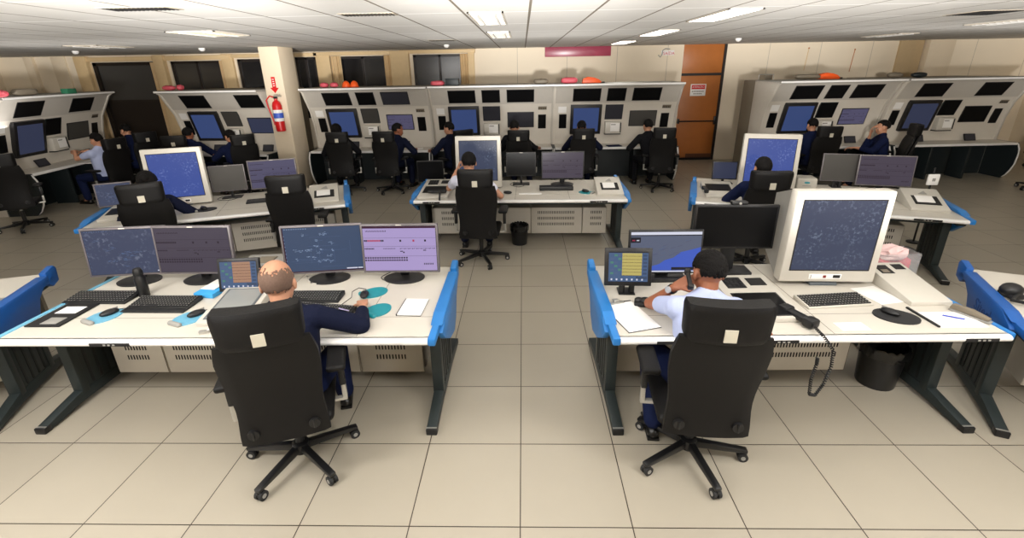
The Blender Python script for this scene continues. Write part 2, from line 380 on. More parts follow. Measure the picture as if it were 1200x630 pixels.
# curtains folded at the window sides
def curtain(x0, x1, z0, z1, label):
    n = 16; b = MB(); vs = []; fs = []
    for i in range(n+1):
        xx = x0+(x1-x0)*i/n; yy = .02+.018*sin(i*1.9)
        vs += [(xx-(x0+x1)/2, -yy-.01, 0), (xx-(x0+x1)/2, -yy-.01, z1-z0), (xx-(x0+x1)/2, -yy, 0), (xx-(x0+x1)/2, -yy, z1-z0)]
    for i in range(n): fs += [(4*i, 4*i+4, 4*i+5, 4*i+1), (4*i+2, 4*i+3, 4*i+7, 4*i+6), (4*i+1, 4*i+5, 4*i+7, 4*i+3), (4*i, 4*i+2, 4*i+6, 4*i+4)]
    b.add(vs, fs, M['curtain']); o = b.build('curtain', loc=((x0+x1)/2, YW-.02, z0)); tag(o, label, 'curtain', 'beige curtains by the windows')
curtain(-4.7, -4.45, 1.45, 2.67, 'beige curtain at the left edge of the dark window above the consoles')
curtain(-3.38, -3.2, 1.45, 2.67, 'narrow beige curtain on the right of the dark window beside the column')
curtain(-1.5, -1.3, 1.45, 2.67, 'beige curtain right of the bright reflecting window')
curtain(-9.25, -9.12, .05, 2.6, 'beige curtain beside the tall black glazed door')
curtain(-7.5, -7.42, 1.45, 2.62, 'slim beige curtain right of the window above the left console')
curtain(-10.98, -10.76, .05, 2.6, 'beige curtain left of the tall black glazed door')
# brown door
e = bpy.data.objects.new('door_2', None); SC.collection.objects.link(e); e.location = (4.465, YW, 0); e['kind'] = 'structure'
b = MB(); b.box(-.515, .455, .0, .06, .06, 2.07, M['wood'], bev=.004); leaf = b.build('door_leaf', e)
b = MB(); b.box(-.515, .455, .0, .06, 2.13, 2.78, M['wood'], bev=.004); b.build('door_transom', e)
b = MB(); b.box(.455, .515, -.03, .1, 0, 2.78, M['door']); b.box(-.515, .455, -.02, .08, 2.07, 2.13, M['door']); b.box(-.515, .455, .065, .1, 0, 2.78, M['door']); b.build('door_frame', e)
b = MB(); b.box(-.515, .455, -.012, .062, 0, .06, M['hole']); b.box(-.2, .46, -.004, .0, .0, .16, mat('kick_plate', (92, 52, 28), .5)); b.build('kick_plate', e)
b = MB(); b.cyl((-.5, -.06, .985), (.44, -.06, .985), .018, M['blackm']); b.box(-.515, -.47, -.09, 0, .93, 1.05, M['blackm'], bev=.008); b.box(.40, .45, -.09, 0, .9, 1.1, M['blackm'], bev=.008); b.build('push_bar', e)
# door sign
b = MB(); b.box(-.19, .19, -.006, 0, -.14, .14, M['white'], bev=.002); b.box(-.165, .165, -.009, -.006, .02, .12, M['red'])
text_on(b, 'ATENÇÃO', .062, M['white'], Tr(0, -.0105, .07)); [b.box(-.15+k*.043, -.12+k*.043, -.008, -.006, z, z+.022, M['seam']) for k in range(7) for z in (-.045, -.1) if z > -.06 or 0 < k < 6]
o = b.build('warning_sign', loc=(4.40, YW-.001, 1.735)); tag(o, 'white warning sign with red header on the brown door', 'sign')
b = MB(); b.box(-.12, .19, -.004, 0, -.05, .06, M['white'])
text_on(b, 'SAÍDA', .1, M['red'], Tr(.06, -.006, -.01)); b.tube([(-.19, -.006, -.04), (-.14, -.006, -.09), (-.10, -.006, -.03), (-.09, -.006, .06), (-.03, -.006, .1), (.08, -.006, .09)], .012, M['greypl'])
o = b.build('exit_sign', loc=(3.53, YW-.001, 2.60)); tag(o, 'small red lettered exit sign high on the cream wall left of the brown door', 'sign')
def redsign():
    m = bpy.data.materials.new('red_board'); m.use_nodes = True; nt = m.node_tree; bs = nt.nodes['Principled BSDF']
    tc = nt.nodes.new('ShaderNodeTexCoord'); n = nt.nodes.new('ShaderNodeTexNoise'); n.inputs['Scale'].default_value = 1.6
    r = nt.nodes.new('ShaderNodeMix'); r.data_type = 'RGBA'; r.inputs[6].default_value = lin((120, 44, 66)); r.inputs[7].default_value = lin((196, 84, 106))
    nt.links.new(tc.outputs['Object'], n.inputs['Vector']); nt.links.new(n.outputs['Fac'], r.inputs[0]); nt.links.new(r.outputs[2], bs.inputs['Base Color']); bs.inputs['Roughness'].default_value = .3
    b = MB(); b.box(-.8, .8, -.06, 0, 0, .22, m, bev=.006); o = b.build('display_board', loc=(1.38, YW-.001, 2.56)); tag(o, 'long dull red display board high on the back wall under the ceiling', 'display board')
redsign()
# column
b = MB(); b.box(-.20, .20, -.28, .28, 0, ZC, wallp, bev=.01); o = b.build('trim_16', loc=(-4.86, 7.62, 0), rz=R(-4)); struct(o)
# ---- things fixed to ceiling
def troffer(x, y, lit, label, w=.33, l=1.2, rot=0, name='ceiling_light'):
    t = thing(name, label, 'ceiling light', (x, y, ZC), rot, 'ceiling light troffers')
    b = MB()
    for a in (-w/2, w/2-.02): b.box(a, a+.02, -l/2, l/2, -.012, 0, M['lampoff'])
    for a in (-l/2, l/2-.02): b.box(-w/2, w/2, a, a+.02, -.012, 0, M['lampoff'])
    b.build('frame', t)
    if lit:
        b = MB(); b.box(-w/2+.02, w/2-.02, -l/2+.02, l/2-.02, -.01, -.003, M['lamp']); b.build('diffuser', t)
    else:
        b = MB(); b.box(-w/2+.02, w/2-.02, -l/2+.02, l/2-.02, -.004, -.001, M['lampoff']); b.build('reflector', t)
        for a in (-w/4, w/4):
            b = MB(); b.cyl((a, -l/2+.04, -.014), (a, l/2-.04, -.014), .010, M['white']); b.build('tube', t)
        b = MB()
        for k in range(1, 10): b.box(-w/2+.02, w/2-.02, -l/2+k*l/10, -l/2+k*l/10+.006, -.014, -.006, M['louver'])
        b.build('louver', t)
troffer(2.08, 3.0, 1, 'lit ceiling light panel nearest the camera, right of centre')
troffer(2.10, 5.5, 1, 'lit ceiling light panel, middle one of the row running to the door')
troffer(2.12, 8.3, 1, 'lit ceiling light panel farthest back above the red board end')
troffer(-.3, 2.85, 0, 'unlit recessed tube light in the centre of the ceiling nearest the camera')
troffer(-.3, 5.25, 0, 'second unlit recessed tube light behind the nearest one in the centre')
troffer(-3.9, 4.0, 0, 'unlit tube light over the angled left middle desk', .6, .8)
troffer(-7.2, 6.2, 0, 'unlit tube light near the left windows, over the aisle', .6, .8)
troffer(-9.2, 4.4, 0, 'unlit tube light above the far left console', .6, .8)
troffer(6.5, 4.6, 0, 'unlit tube light over the right console row', .4, 1.0)
troffer(6.9, 7.4, 0, 'unlit tube light close to the back wall on the right', .4, 1.0)
def vent(x, y, w, l, label, rot=0):
    t = thing('ceiling_vent', label, 'air vent', (x, y, ZC), rot, 'slatted ceiling vents')
    b = MB(); b.box(-w/2, w/2, -l/2, l/2, -.005, 0, M['louver'], bev=.002); b.build('frame', t)
    b = MB(); n = max(4, int(w/.035))
    for k in range(n): xx = -w/2+.02+(w-.04)*(k+.5)/n; b.box(xx-.006, xx+.006, -l/2+.02, l/2-.02, -.009, -.005, M['hole'])
    b.build('slat', t)
vent(-1.35, 2.25, .5, .2, 'slatted air vent left of centre in the ceiling')
vent(-1.35, 6.4, .45, .3, 'dark small air vent far back left of centre')
vent(-2.9, 1.55, .55, .2, 'slatted air vent at the top left edge of the ceiling')
vent(5.0, 3.3, .5, .5, 'square brown air vent on the right side of the ceiling')
vent(5.6, 2.9, .2, 1.0, 'long slatted air vent right of the square brown one', R(-20))
for x, y, l in [(-6.2, 7.4, 'round white smoke detector on the ceiling near the left windows'), (-1.5, 7.9, 'round white smoke detector ahead of the bright window'), (4.2, 7.6, 'round white smoke detector on the ceiling in front of the brown door'), (-8.9, 7.6, 'round white smoke detector above the tall black door')]:
    b = MB(); b.lathe([(.055, 0), (.06, -.02), (.04, -.05), (.015, -.06)], M['white']); tag(b.build('smoke_detector', loc=(x, y, ZC)), l, 'smoke detector', 'round ceiling smoke detectors')
# fire extinguisher + arrow on the column
CF = Vector((-5.02, 7.70)); 
t = thing('fire_extinguisher', 'red fire extinguisher with a blue and white label hung on the cream column', 'fire extinguisher', (-4.85, 7.235, 1.20), R(-4))
b = MB(); b.lathe([(.075, .0), (.09, .015), (.09, .5), (.07, .56), (.03, .6), (.03, .63)], M['red'], 20); b.build('cylinder', t)
b = MB(); b.lathe([(.092, .2), (.0925, .42)], M['white'], 20); b.lathe([(.093, .26), (.0935, .36)], mat('blue_label', (60, 90, 190), .5), 20); b.build('paper_label', t)
b = MB(); b.box(-.03, .03, -.03, .03, .63, .67, M['blackp'], bev=.006); b.box(-.02, .1, -.012, .012, .69, .705, M['chrome']); b.box(-.02, .12, -.012, .012, .665, .68, M['chrome']); b.build('valve', t)
b = MB(); b.tube([(-.02, 0, .65), (-.12, 0, .68), (-.2, 0, .6), (-.18, 0, .45), (-.12, .0, .2), (-.11, 0, .12)], .014, M['red']); b.build('hose', t)
b = MB(); b.prism([(-.04, .3), (.04, .3), (.04, .1), (.09, .1), (0, 0), (-.09, .1), (-.04, .1)], -.004, 0, M['red'], 'y')
for k in range(4): b.box(-.018, .018, -.006, -.004, .13+k*.04, .145+k*.04, M['white'])
o = b.build('arrow_sign', loc=(-4.88, 7.335, 1.93), rz=R(-4)); tag(o, 'red downward arrow sign above the fire extinguisher', 'sign')
# thin rods on the right wall
for x, z0, l in [(6.9, 2.15, 'thin pale rod standing against the right wall above the orange bag'), (8.0, 2.1, 'thin brown rod leaning on the right wall above the dark caps')]:
    b = MB(); b.cyl((0, 0, 0), (.03, 0, .5), .008, M['frame'] if x < 7 else M['wood']); b.ball((.03, 0, .5), .018, M['wood']); tag(b.build('wall_rod', loc=(x, YW-.02, z0)), l, 'rod', 'rods on the right wall')
# ------------------------------------------------------------------ desks
def leg_part(root, x, side, nm='leg'):
    b = MB(); t = .035
    # foot bar
    b.prism([(.02, 0), (.02, .045), (.34, .11), (.78, .11), (1.16, .05), (1.16, 0), (.8, .03), (.34, .03)], x-t, x+t, M['leg'], 'x', bev=.006)
    # upright with grooves
    b.box(x-.03, x+.03, .36, .78, .08, .70, M['leg'], bev=.008)
    b.box(x-.038, x+.038, .34, .40, .08, .70, M['leg'], bev=.006); b.box(x-.038, x+.038, .72, .78, .08, .70, M['leg'], bev=.006)
    for k in range(4):
        y = .44+k*.075; b.box(x-.034, x+.034, y, y+.018, .12, .68, M['legd'])
    b.box(x-.04, x+.04, .08, 1.05, .66, .70, M['leg'])
    leg = b.build(nm, root)
    b = MB(); b.box(x-t-.002, x+t+.002, .005, .06, 0, .047, M['blackp'], bev=.006); b.box(x-t, x+t, .018, .03, .0465, .05, M['chrome']); b.build('foot_cap', leg)
    return leg
def end_cap(root, x, side, dark, word=False):
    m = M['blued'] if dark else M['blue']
    b = MB(); o = .012*side
    x0, x1 = sorted((x, x+.05*side)); 
    b.box(x0, x0+(x1-x0), -.005, 1.08, .70, .752, m, bev=.01)
    b.prism([(1.0, .70), (1.0, .80), (1.13, .82), (1.16, .79), (1.14, .68), (1.05, .66)], x0, x1, m, 'x', bev=.01)
    xa, xb = sorted((x+.03*side, x+.075*side))
    b.prism([(.98, .775), (.30, .775), (.14, .71), (.22, .62), (.42, .50), (.60, .45), (.72, .52), (.80, .66)], xa, xb, m, 'x', bev=.012)
    xa, xb = sorted((x-.01*side, x+.07*side))
    b.prism([(.98, .752), (.98, .78), (.30, .78), (.16, .752)], xa, xb, m, 'x', bev=.006)
    if word:
        T = Tr(x+.0765*side, .50, .66, rz=-pi/2 if side < 0 else pi/2)
        text_on(b, 'Sitech', .12, mat('embossed_blue', (14, 60, 120), .5), T, .001)
    return b.build('end_cap', root)
def desk(label, org, deg, w, capL=True, capR=True, cabs=(), sockets=(), dark=False, wordL=False, depth=1.16, seams=(), stripL=False):
    t = thing('workstation_desk', label, 'desk', (org[0], org[1], 0), R(deg), 'controller workstation desks')
    b = MB(); b.box(0, w, .035, depth, .70, .74, M['top'])
    b.build('desktop', t)
    b = MB()
    for u in seams: b.box(u, u+.004, .05, depth-.02, .7395, .7405, M['seam'])
    b.box(.02, w-.02, .30, .3035, .7395, .7405, M['seam'])
    b.build('panel_joint', t)
    b = MB(); pr = [(.045, .698)]+[(.022-.024*sin(a), .719-.021*cos(a)) for a in [i*pi/8 for i in range(9)]]+[(.045, .74)]
    b.prism(pr, 0, w, M['edge'], 'x'); b.build('front_edge', t)
    for (u, l) in sockets:
        b = MB(); b.box(u, u+l, -.004, .01, .706, .728, M['hole'], bev=.002)
        for k in range(3): b.box(u+l*.35+k*.03, u+l*.35+k*.03+.015, -.006, -.003, .712, .722, M['greypl'])
        b.build('edge_socket', t)
    for u, s_, c in ((0, -1, capL), (w, 1, capR)):
        leg_part(t, u+.03*(-s_), s_)
        if c: end_cap(t, u, s_, dark, wordL and s_ < 0)
        else:
            b = MB(); xa, xb = sorted((u, u+.035*s_)); b.box(xa, xb, .02, depth, .702, .748, M['palebl'] if stripL else M['blue'], bev=.008); b.build('side_trim', t)
    b = MB(); b.box(.06, w-.06, .46, .50, .56, .70, M['beam']); b.box(.06, w-.06, .80, .84, .5, .70, M['beam']); b.build('cross_beam', t)
    for (u0, u1, slots) in cabs:
        b = MB(); b.box(u0, u1, .58, 1.02, .10, .48, M['cab'], bev=.006)
        for (sx0, sx1) in slots:
            n = max(3, int((sx1-sx0)/.022))
            for r in range(3):
                for k in range(n):
                    xx = sx0+(sx1-sx0)*k/n; zz = .39-r*.085
                    b.box(xx, xx+.010, .5785, .5805, zz, zz+.04, M['hole'])
        b.box(u1-.003, u1, .579, .582, .11, .47, M['seam'])
        b.build('equipment_cabinet', t)
    b = MB(); b.box(.08, w-.08, 1.06, 1.10, .42, .70, M['taupe']); b.build('modesty_panel', t)
    return t
# ------------------------------------------------------------------ chair
def make_chair():
    t = thing('office_chair', 'x', 'chair')
    b = MB()
    for k in range(5):
        a = 2*pi*k/5; T = Matrix.Rotation(a, 4, 'Z')
        b.prism([(.03, .075), (.03, .125), (.32, .09), (.35, .085), (.35, .065), (.30, .065)], -.02, .02, M['blackm'], 'y', T=T, bev=.004)
    b.lathe([(.045, .06), (.05, .13), (.03, .14)], M['blackm'], 16)
    base = b.build('star_base', t)
    for k in range(5):
        a = 2*pi*k/5; T = Matrix.Rotation(a, 4, 'Z') @ Tr(.34, 0, .03)
        b = MB(T)
        for s_ in (-1, 1):
            b.cyl((-.012, s_*.006, 0), (-.012, s_*.024, 0), .03, M['rubber'], n=16); b.cyl((-.012, s_*.0235, 0), (-.012, s_*.026, 0), .014, M['greypl'], n=10)
        b.cyl((0, 0, .0), (0, 0, .05), .008, M['blackm'], n=8); b.box(-.03, .012, -.008, .008, .0, .034, M['blackp'], bev=.003)
        b.build('caster', base)
    b = MB(); b.lathe([(.028, .13), (.028, .30)], M['blackm'], 14); b.lathe([(.018, .3), (.018, .37)], M['chrome'], 14); b.box(-.11, .11, -.16, .12, .345, .39, M['blackp'], bev=.01); b.build('gas_column', t)
    b = MB(); b.box(-.25, .25, -.215, .27, .385, .455, M['chair'], bev=.035, seg=3); b.build('seat', t)
    # backrest: hourglass slab, curved
    n = 12; rows = 10; vs = []; fs = []
    def half(z):  # half width
        tt = (z-.41)/.62; return .234-.016*sin(pi*min(1,tt/.62))+.010*max(0,min(1,(tt-.3)/.5))-.012*max(0,tt-.85)/.15
    def yy(z): tt = (z-.41)/.62; return -.285-.075*tt+.035*sin(pi*tt)
    def slab(z0, z1, th, m, hw, yf, name, inset=0, curve=.0):
        b = MB(); vs = []; fs = []; N = 14; Rn = 12
        for side, yo in ((0, 0), (1, th)):
            for j in range(Rn+1):
                z = z0+(z1-z0)*j/Rn; w = hw(z)-inset
                e = min(j, Rn-j); w -= (.007, .002, 0)[min(e, 2)]
                for i in range(N+1):
                    x = -w+2*w*i/N; q = abs(x)/w
                    edge = .009*max(0, q-.86)/.14+(.008, .002, 0)[min(e, 2)]
                    y = yf(z)+curve*q*q+(edge if side == 0 else yo-edge)
                    vs.append((x, y, z))
        o2 = (Rn+1)*(N+1)
        for j in range(Rn):
            for i in range(N):
                a = j*(N+1)+i; fs += [(a, a+1, a+N+2, a+N+1), (a+o2, a+o2+N+1, a+o2+N+2, a+o2+1)]
        for j in range(Rn):
            a = j*(N+1); fs += [(a, a+N+1, a+N+1+o2, a+o2), (a+N, a+N+o2, a+2*N+1+o2, a+2*N+1)]
        for i in range(N):
            fs += [(i, i+o2, i+1+o2, i+1), (Rn*(N+1)+i, Rn*(N+1)+i+1, Rn*(N+1)+i+1+o2, Rn*(N+1)+i+o2)]
        b.add(vs, fs, m); return b
    b = slab(.385, 1.05, .05, M['chairshell'], half, yy, 'x', curve=.02); back = b.build('backrest', t, angle=50)
    b = slab(.44, 1.02, .05, M['chair'], lambda z: half(z)-.02, lambda z: yy(z)+.04, 'x', curve=.03); b.build('back_cushion', t, angle=50)
    # rim line
    for s_ in (-1, 1):
        b = MB(); z = .465; b.cyl((s_*.155, yy(z)-.006, z), (s_*.155, yy(z)+.02, z), .03, M['blackp'], n=18); b.box(s_*.155-.006, s_*.155+.006, yy(z)-.014, yy(z)-.005, z-.026, z+.026, M['blackp'], bev=.002); b.build('adjuster_knob', t)
    hy = lambda z: -.375+.0*(z)
    b = slab(1.025, 1.235, .11, M['chair'], lambda z: .193+.008*(z-.95)/.2, lambda z: -.375-.06*(z-.99), 'x', curve=.03); b.build('headrest', t, angle=60)
    b = MB(); b.prism([(-.03, -.035), (.03, -.035), (.03, .035), (-.03, .035)], -.004, .002, M['tag'], 'y', T=Tr(.0, -.3815, 1.085, rx=.06)); b.build('label_patch', t)
    for s_ in (-1, 1):
        b = MB(); b.box(s_*.29-.055, s_*.29+.055, -.12, .15, .655, .695, M['chair'], bev=.018, seg=3); arm = b.build('armrest', t)
        b = MB(); b.box(s_*.305-.018, s_*.305+.018, -.03, .02, .50, .66, M['blackp'], bev=.006); b.box(s_*.307-.014, s_*.307+.014, -.022, .012, .40, .52, M['chrome'], bev=.004)
        xa, xb = sorted((s_*.18, s_*.32)); b.box(xa, xb, -.022, .012, .385, .405, M['chrome'], bev=.004); b.build('armrest_bracket', arm)
    return t
_chair = None
def chair(label, x, y, deg, base_deg=0, sc=1.0, group='black high-backed office chairs'):
    global _chair
    if _chair is None: _chair = make_chair(); c = _chair
    else: c = copy_tree(_chair)
    c.location = (x, y, 0); c.rotation_euler.z = R(deg)
    for ch in c.children:
        if ch.name.startswith('star_base'): ch.rotation_euler.z = R(base_deg-deg)
    tag(c, label, 'chair', group); return c
# ------------------------------------------------------------------ screens
def scr_content(b, w, h, kind, rnd):
    """screen face lies in XZ plane at y=0 centred on x, z from 0..h; marks just proud of it"""
    def r(x0, x1, z0, z1, m, d=.0008): b.quad([(x0*w-w/2, -d, z0*h), (x1*w-w/2, -d, z0*h), (x1*w-w/2, -d, z1*h), (x0*w-w/2, -d, z1*h)], m)
    base = dict(radar=S['slate'], radard=S['radardim'], strips=S['lilac'], stripsd=S['dimlilac'], stripm=S['purple'], crtb=S['radarblue'], crtg=S['radargrey'], map=S['land'], touch=S['cell'], off=M['screenoff'], grey=M['screengrey'], glow=M['screenglow'], plain=S['royal'], dusk=S['dusk'], tablet=M['screengrey'])[kind]
    r(0, 1, 0, 1, base, 0)
    if kind in ('radar', 'radard'):
        m1, m2 = (S['mark'], S['faint']) if kind == 'radar' else (S['faint'], S['faint'])
        nn_ = 13 if kind == 'radar' else 7
        cs = [(rnd.uniform(.12, .62), rnd.uniform(.12, .9)) for _ in range(nn_)]+[(rnd.uniform(.2, .6), rnd.uniform(.3, .5)) for _ in range(8)]
        for (cx, cz) in cs:
            for k in range(6):
                x = cx+rnd.uniform(-.025, .03); z = cz+rnd.uniform(-.03, .03); r(x, x+rnd.uniform(.006, .03), z, z+.008, m1)
            r(cx+.03, cx+.075, cz, cz+.006, m2)
        for k in range(9 if kind == 'radar' else 0):
            z = rnd.uniform(.08, .92); x = rnd.uniform(.05, .5); r(x, x+rnd.uniform(.2, .45), z, z+.004, m2)
            x = rnd.uniform(.1, .9); z = rnd.uniform(.1, .5); r(x, x+.003, z, z+rnd.uniform(.1, .4), m2)
        for k in range(10): r(.01, .02, .1+k*.08, .112+k*.08, m1); r(.03+k*.03, .045+k*.03, .965, .98, m1)
        if kind == 'radar': r(0, 1, 0, .018, S['top']); r(.78, .92, .03, .055, S['white']); r(.93, .99, .03, .055, S['white']); r(0, .012, 0, 1, S['top'])
        else: r(.84, .93, .03, .05, S['white']); r(.94, .98, .03, .05, S['white'])
    if kind.startswith('strip'):
        ink = S['ink']; d = kind != 'strips'
        if not d: r(0, 1, .955, 1, S['top'])
        for k in range(16): r(.04+k*.018, .05+k*.018, .88, .90+.01*(k % 2), ink)
        for z in (.74, .55, .33): r(0, 1, z, z+.004, S['ink'])
        for k in range(12): r(.01+k*.023, .028+k*.023, .66, .70, (S['redm'] if 2 <= k < 10 and not d else ink))
        for k, c in enumerate((.50, .68, .84)): r(c, c+.025, .655, .70, S['redm'] if k == 1 and not d else ink)
        for k in range(8): r(.01+k*.017, .022+k*.017, .485, .515, ink)
        for k in range(10): r(.27+k*.017, .282+k*.017, .495, .51, ink)
        for k in range(26): r(.5+k*.019, .512+k*.019, .49+.006*(k % 3), .51, ink)
        r(.5, .54, .43, .45, ink); r(.54, .56, .40, .43, ink); r(.82, .86, .45, .47, ink)
        for k in range(18):
            for zz in (.22, .275): r(.005+k*.0335, .028+k*.0335, zz, zz+.035, ink)
        for k in range(7): r(.82+k*.02, .83+k*.02, .13, .17, ink)
    if kind == 'map':
        r(0, 1, .93, 1, S['white']); r(0, 1, 0, .03, S['white']); r(0, 1, .905, .93, S['dark']); r(.0, .14, .74, .87, S['dark']); r(.02, .06, .78, .81, S['redm']); r(.08, .12, .78, .81, S['white'])
        pts = [(.25, .04), (1, .04), (1, .62), (.85, .55), (.72, .50), (.62, .36), (.5, .30), (.42, .2), (.3, .14)]
        b.quad([(x*w-w/2, -.0006, z*h) for x, z in pts], S['sea'])
        r(.60, .98, .05, .12, S['dark'])
        for k in range(30):
            x = rnd.uniform(.05, .8); z = .35+x*.3+rnd.uniform(-.15, .2)
            if z < .86: b.quad([(x*w-w/2, -.0012, z*h), ((x+.07)*w-w/2, -.0012, (z+.04)*h), ((x+.075)*w-w/2, -.0012, (z+.05)*h), ((x+.005)*w-w/2, -.0012, (z+.012)*h)], rnd.choice([S['purple'], S['faint']]))
    if kind == 'touch':
        mid = S['yellow'] if w > .26 else S['orange']
        r(.34, .84, .22, .97, mid)
        for k in range(7): r(.34, .84, .22+k*.107, .235+k*.107, S['ink'])
        for k in range(6):
            for c in range(3): r(.04+c*.1, .12+c*.1, .26+k*.12, .33+k*.12, (S['green'], S['faint'], S['cell'])[(k+c) % 3])
            r(.87, .97, .26+k*.12, .33+k*.12, S['slate'])
        for k in range(7): r(.06+k*.13, .10+k*.13, .06, .12, S['white'])
        r(0, 1, .98, 1, S['dark']); r(.0, 1, .0, .02, S['dark']); r(.7, .98, .1, .2, S['slate'])
    if kind == 'tablet':
        for k in range(8):
            r(.1+k*.1, .105+k*.1, .1, .9, M['greypl'])
def lcd(label, x, y, deg, w, h, kind, bz=.018, bezel='silver', z=.74, clear=.075, tilt=6, base='round', group='flat computer monitors', name='computer_monitor', logo=True, neck=True, seed=1, roll=0):
    t = thing(name, label, 'monitor', (x, y, z), R(deg), group)
    rnd = random.Random(seed); T = Tr(0, 0, clear, rx=-R(tilt), ry=R(roll)); mb = M[bezel] if bezel in M else bezel
    b = MB(T); b.box(-w/2, w/2, 0, .03, 0, h, mb, bev=.004); b.box(-w/2+.05, w/2-.05, .028, .055, .05, h-.05, M['blackp'], bev=.01)
    b.box(-w/2+bz-.003, w/2-bz+.003, -.0008, .001, bz-.003, h-bz+.003, M['darkbezel'])
    if logo: b.box(-.022, .022, -.001, .001, h-bz*.75, h-bz*.3, M['creampl'])
    b.build('housing', t)
    b = MB(T @ Tr(0, -.0015, bz)); scr_content(b, w-2*bz, h-2*bz, kind, rnd); b.build('screen', t)
    if base == 'round':
        b = MB(); b.lathe([(.14, 0), (.142, .008), (.12, .018), (.03, .024)], M['darkbezel'], 28, c=(0, .06, 0), sx=1.15, sy=.85); b.build('stand_base', t)
        b = MB(); b.box(-.035, .035, .07, .11, .015, clear+.16, M['darkbezel'], bev=.008); b.build('stand_neck', t)
    elif base == 'thin':
        b = MB(); b.box(-.12, .12, -.02, .14, 0, .012, M['blackp'], bev=.004); b.build('stand_base', t)
        b = MB(); b.box(-.016, .016, .06, .085, .01, clear+.12, M['blackp'], bev=.004); b.build('stand_neck', t)
    elif base == 'arm':
        b = MB(); b.box(-.06, .06, .0, .12, 0, .01, M['blackp'], bev=.004)
        for a in (-.035, .035): b.cyl((a, .04, .005), (a, .03, clear+.03), .022, M['blackp'])
        b.build('stand_base', t)
    elif base == 'block':
        b = MB(); b.box(-.17, .17, -.04, .12, 0, .035, M['blackp'], bev=.006); b.box(-.05, .05, .04, .09, .03, clear+.12, M['blackp'], bev=.006); b.build('stand_base', t)
    return t
def crt(label, x, y, deg, kind, w=.65, h=.66, z=.74, clear=.05, tilt=4, depth=.5, group='large cream square radar display monitors', seed=2):
    t = thing('radar_display', label, 'monitor', (x, y, z), R(deg), group); rnd = random.Random(seed)
    T = Tr(0, 0, clear, rx=-R(tilt)); bz = .065; bb = .10
    b = MB(T); b.prism([(-w/2, 0), (w/2, 0), (w/2-.01, h), (-w/2+.01, h)], 0, .10, M['creampl'], 'y', bev=.012)
    # recessed lip
    for (x0, x1, z0, z1) in ((-w/2+bz-.008, w/2-bz+.008, bb-.008, bb), (-w/2+bz-.008, w/2-bz+.008, h-bz, h-bz+.008), (-w/2+bz-.008, -w/2+bz, bb, h-bz), (w/2-bz, w/2-bz+.008, bb, h-bz)):
        b.box(x0, x1, -.003, .0, z0, z1, M['darkbezel'])
    b.build('bezel', t)
    b = MB(T); vs = []
    f0 = [(-w/2+.01, .1, .01), (w/2-.01, .1, .01), (w/2-.02, .1, h-.01), (-w/2+.02, .1, h-.01)]
    f1 = [(-w/2+.10, depth, .08), (w/2-.10, depth, .08), (w/2-.11, depth, h-.14), (-w/2+.11, depth, h-.14)]
    b.add(f0+f1, [(0, 1, 2, 3), (4, 7, 6, 5), (0, 4, 5, 1), (1, 5, 6, 2), (2, 6, 7, 3), (3, 7, 4, 0)], M['greypl'])
    b.build('rear_casing', t)
    b = MB(T @ Tr(0, -.002, bb)); scr_content(b, w-2*bz, h-bz-bb, kind, rnd); b.build('screen', t)
    b = MB(T); b.box(-.13, .1, -.002, .001, .025, .065, M['white'], bev=.001)
    b.box(-.12, -.115, -.003, .0, .03, .06, M['greypl']); b.box(-.03, -.01, -.004, 0, .035, .055, mat('maroon', (120, 40, 40), .5)); b.box(.04, .09, -.004, 0, .035, .058, M['blackp'])
    b.build('control_strip', t)
    b = MB(); b.prism([(.02, 0), (.02, .02), (.10, clear+.03), (.38, clear+.03), (.38, 0)], -.10, .10, M['base_grey'], 'x', bev=.006); b.build('swivel_base', t)
    return t
def keyboard(label, x, y, deg, w=.45, d=.16, body='kbgrey', z=.74, keys='key', group='computer keyboards', rest=False):
    t = thing('keyboard', label, 'keyboard', (x, y, z), R(deg), group)
    b = MB(); b.prism([(0, 0), (0, .014), (d, .032), (d, 0)], -w/2, w/2, M[body], 'x', bev=.004)
    if rest: b.box(-w/2, w/2, -.06, 0, 0, .012, M['kbgrey'], bev=.005)
    b.build('body', t)
    b = MB(); rows = 6; sl = math.atan2(.018, d)
    for r_ in range(rows):
        n = 21; yy = .012+(d-.024)*r_/rows; hh = (d-.024)/rows*.74
        k = 0
        while k < n:
            ww = 6 if (r_ == 0 and k == 4) else 1
            x0 = -w/2+.012+(w-.024)*k/n; x1 = -w/2+.012+(w-.024)*(k+ww)/n-.003
            if True:
                zz = .014+.018*yy/d; b.box(x0, x1, yy, yy+hh, zz-.002, zz+.007, M[keys]); lx = x0+.2*(x1-x0); b.quad([(lx, yy+hh*.3, zz+.0075), (lx+.0075, yy+hh*.3, zz+.0075), (lx+.0075, yy+hh*.8, zz+.0075), (lx, yy+hh*.8, zz+.0075)], M['greypl'])
            k += ww
    b.build('keys', t); return t
def mouse(label, x, y, deg, z=.748, m='blackp', cable=None, group='computer mice'):
    t = thing('computer_mouse', label, 'mouse', (x, y, z), R(deg), group)
    b = MB(); b.ball((0, 0, .012), (.032, .058, .022), M[m], n=18); b.box(-.002, .002, .015, .055, .024, .036, M['greypl'], bev=.001); b.build('shell', t)
    if cable:
        b = MB(); b.tube([(0, .05, .012)]+cable, .0025, M['blackp'], 6); b.build('cable', t)
    return t
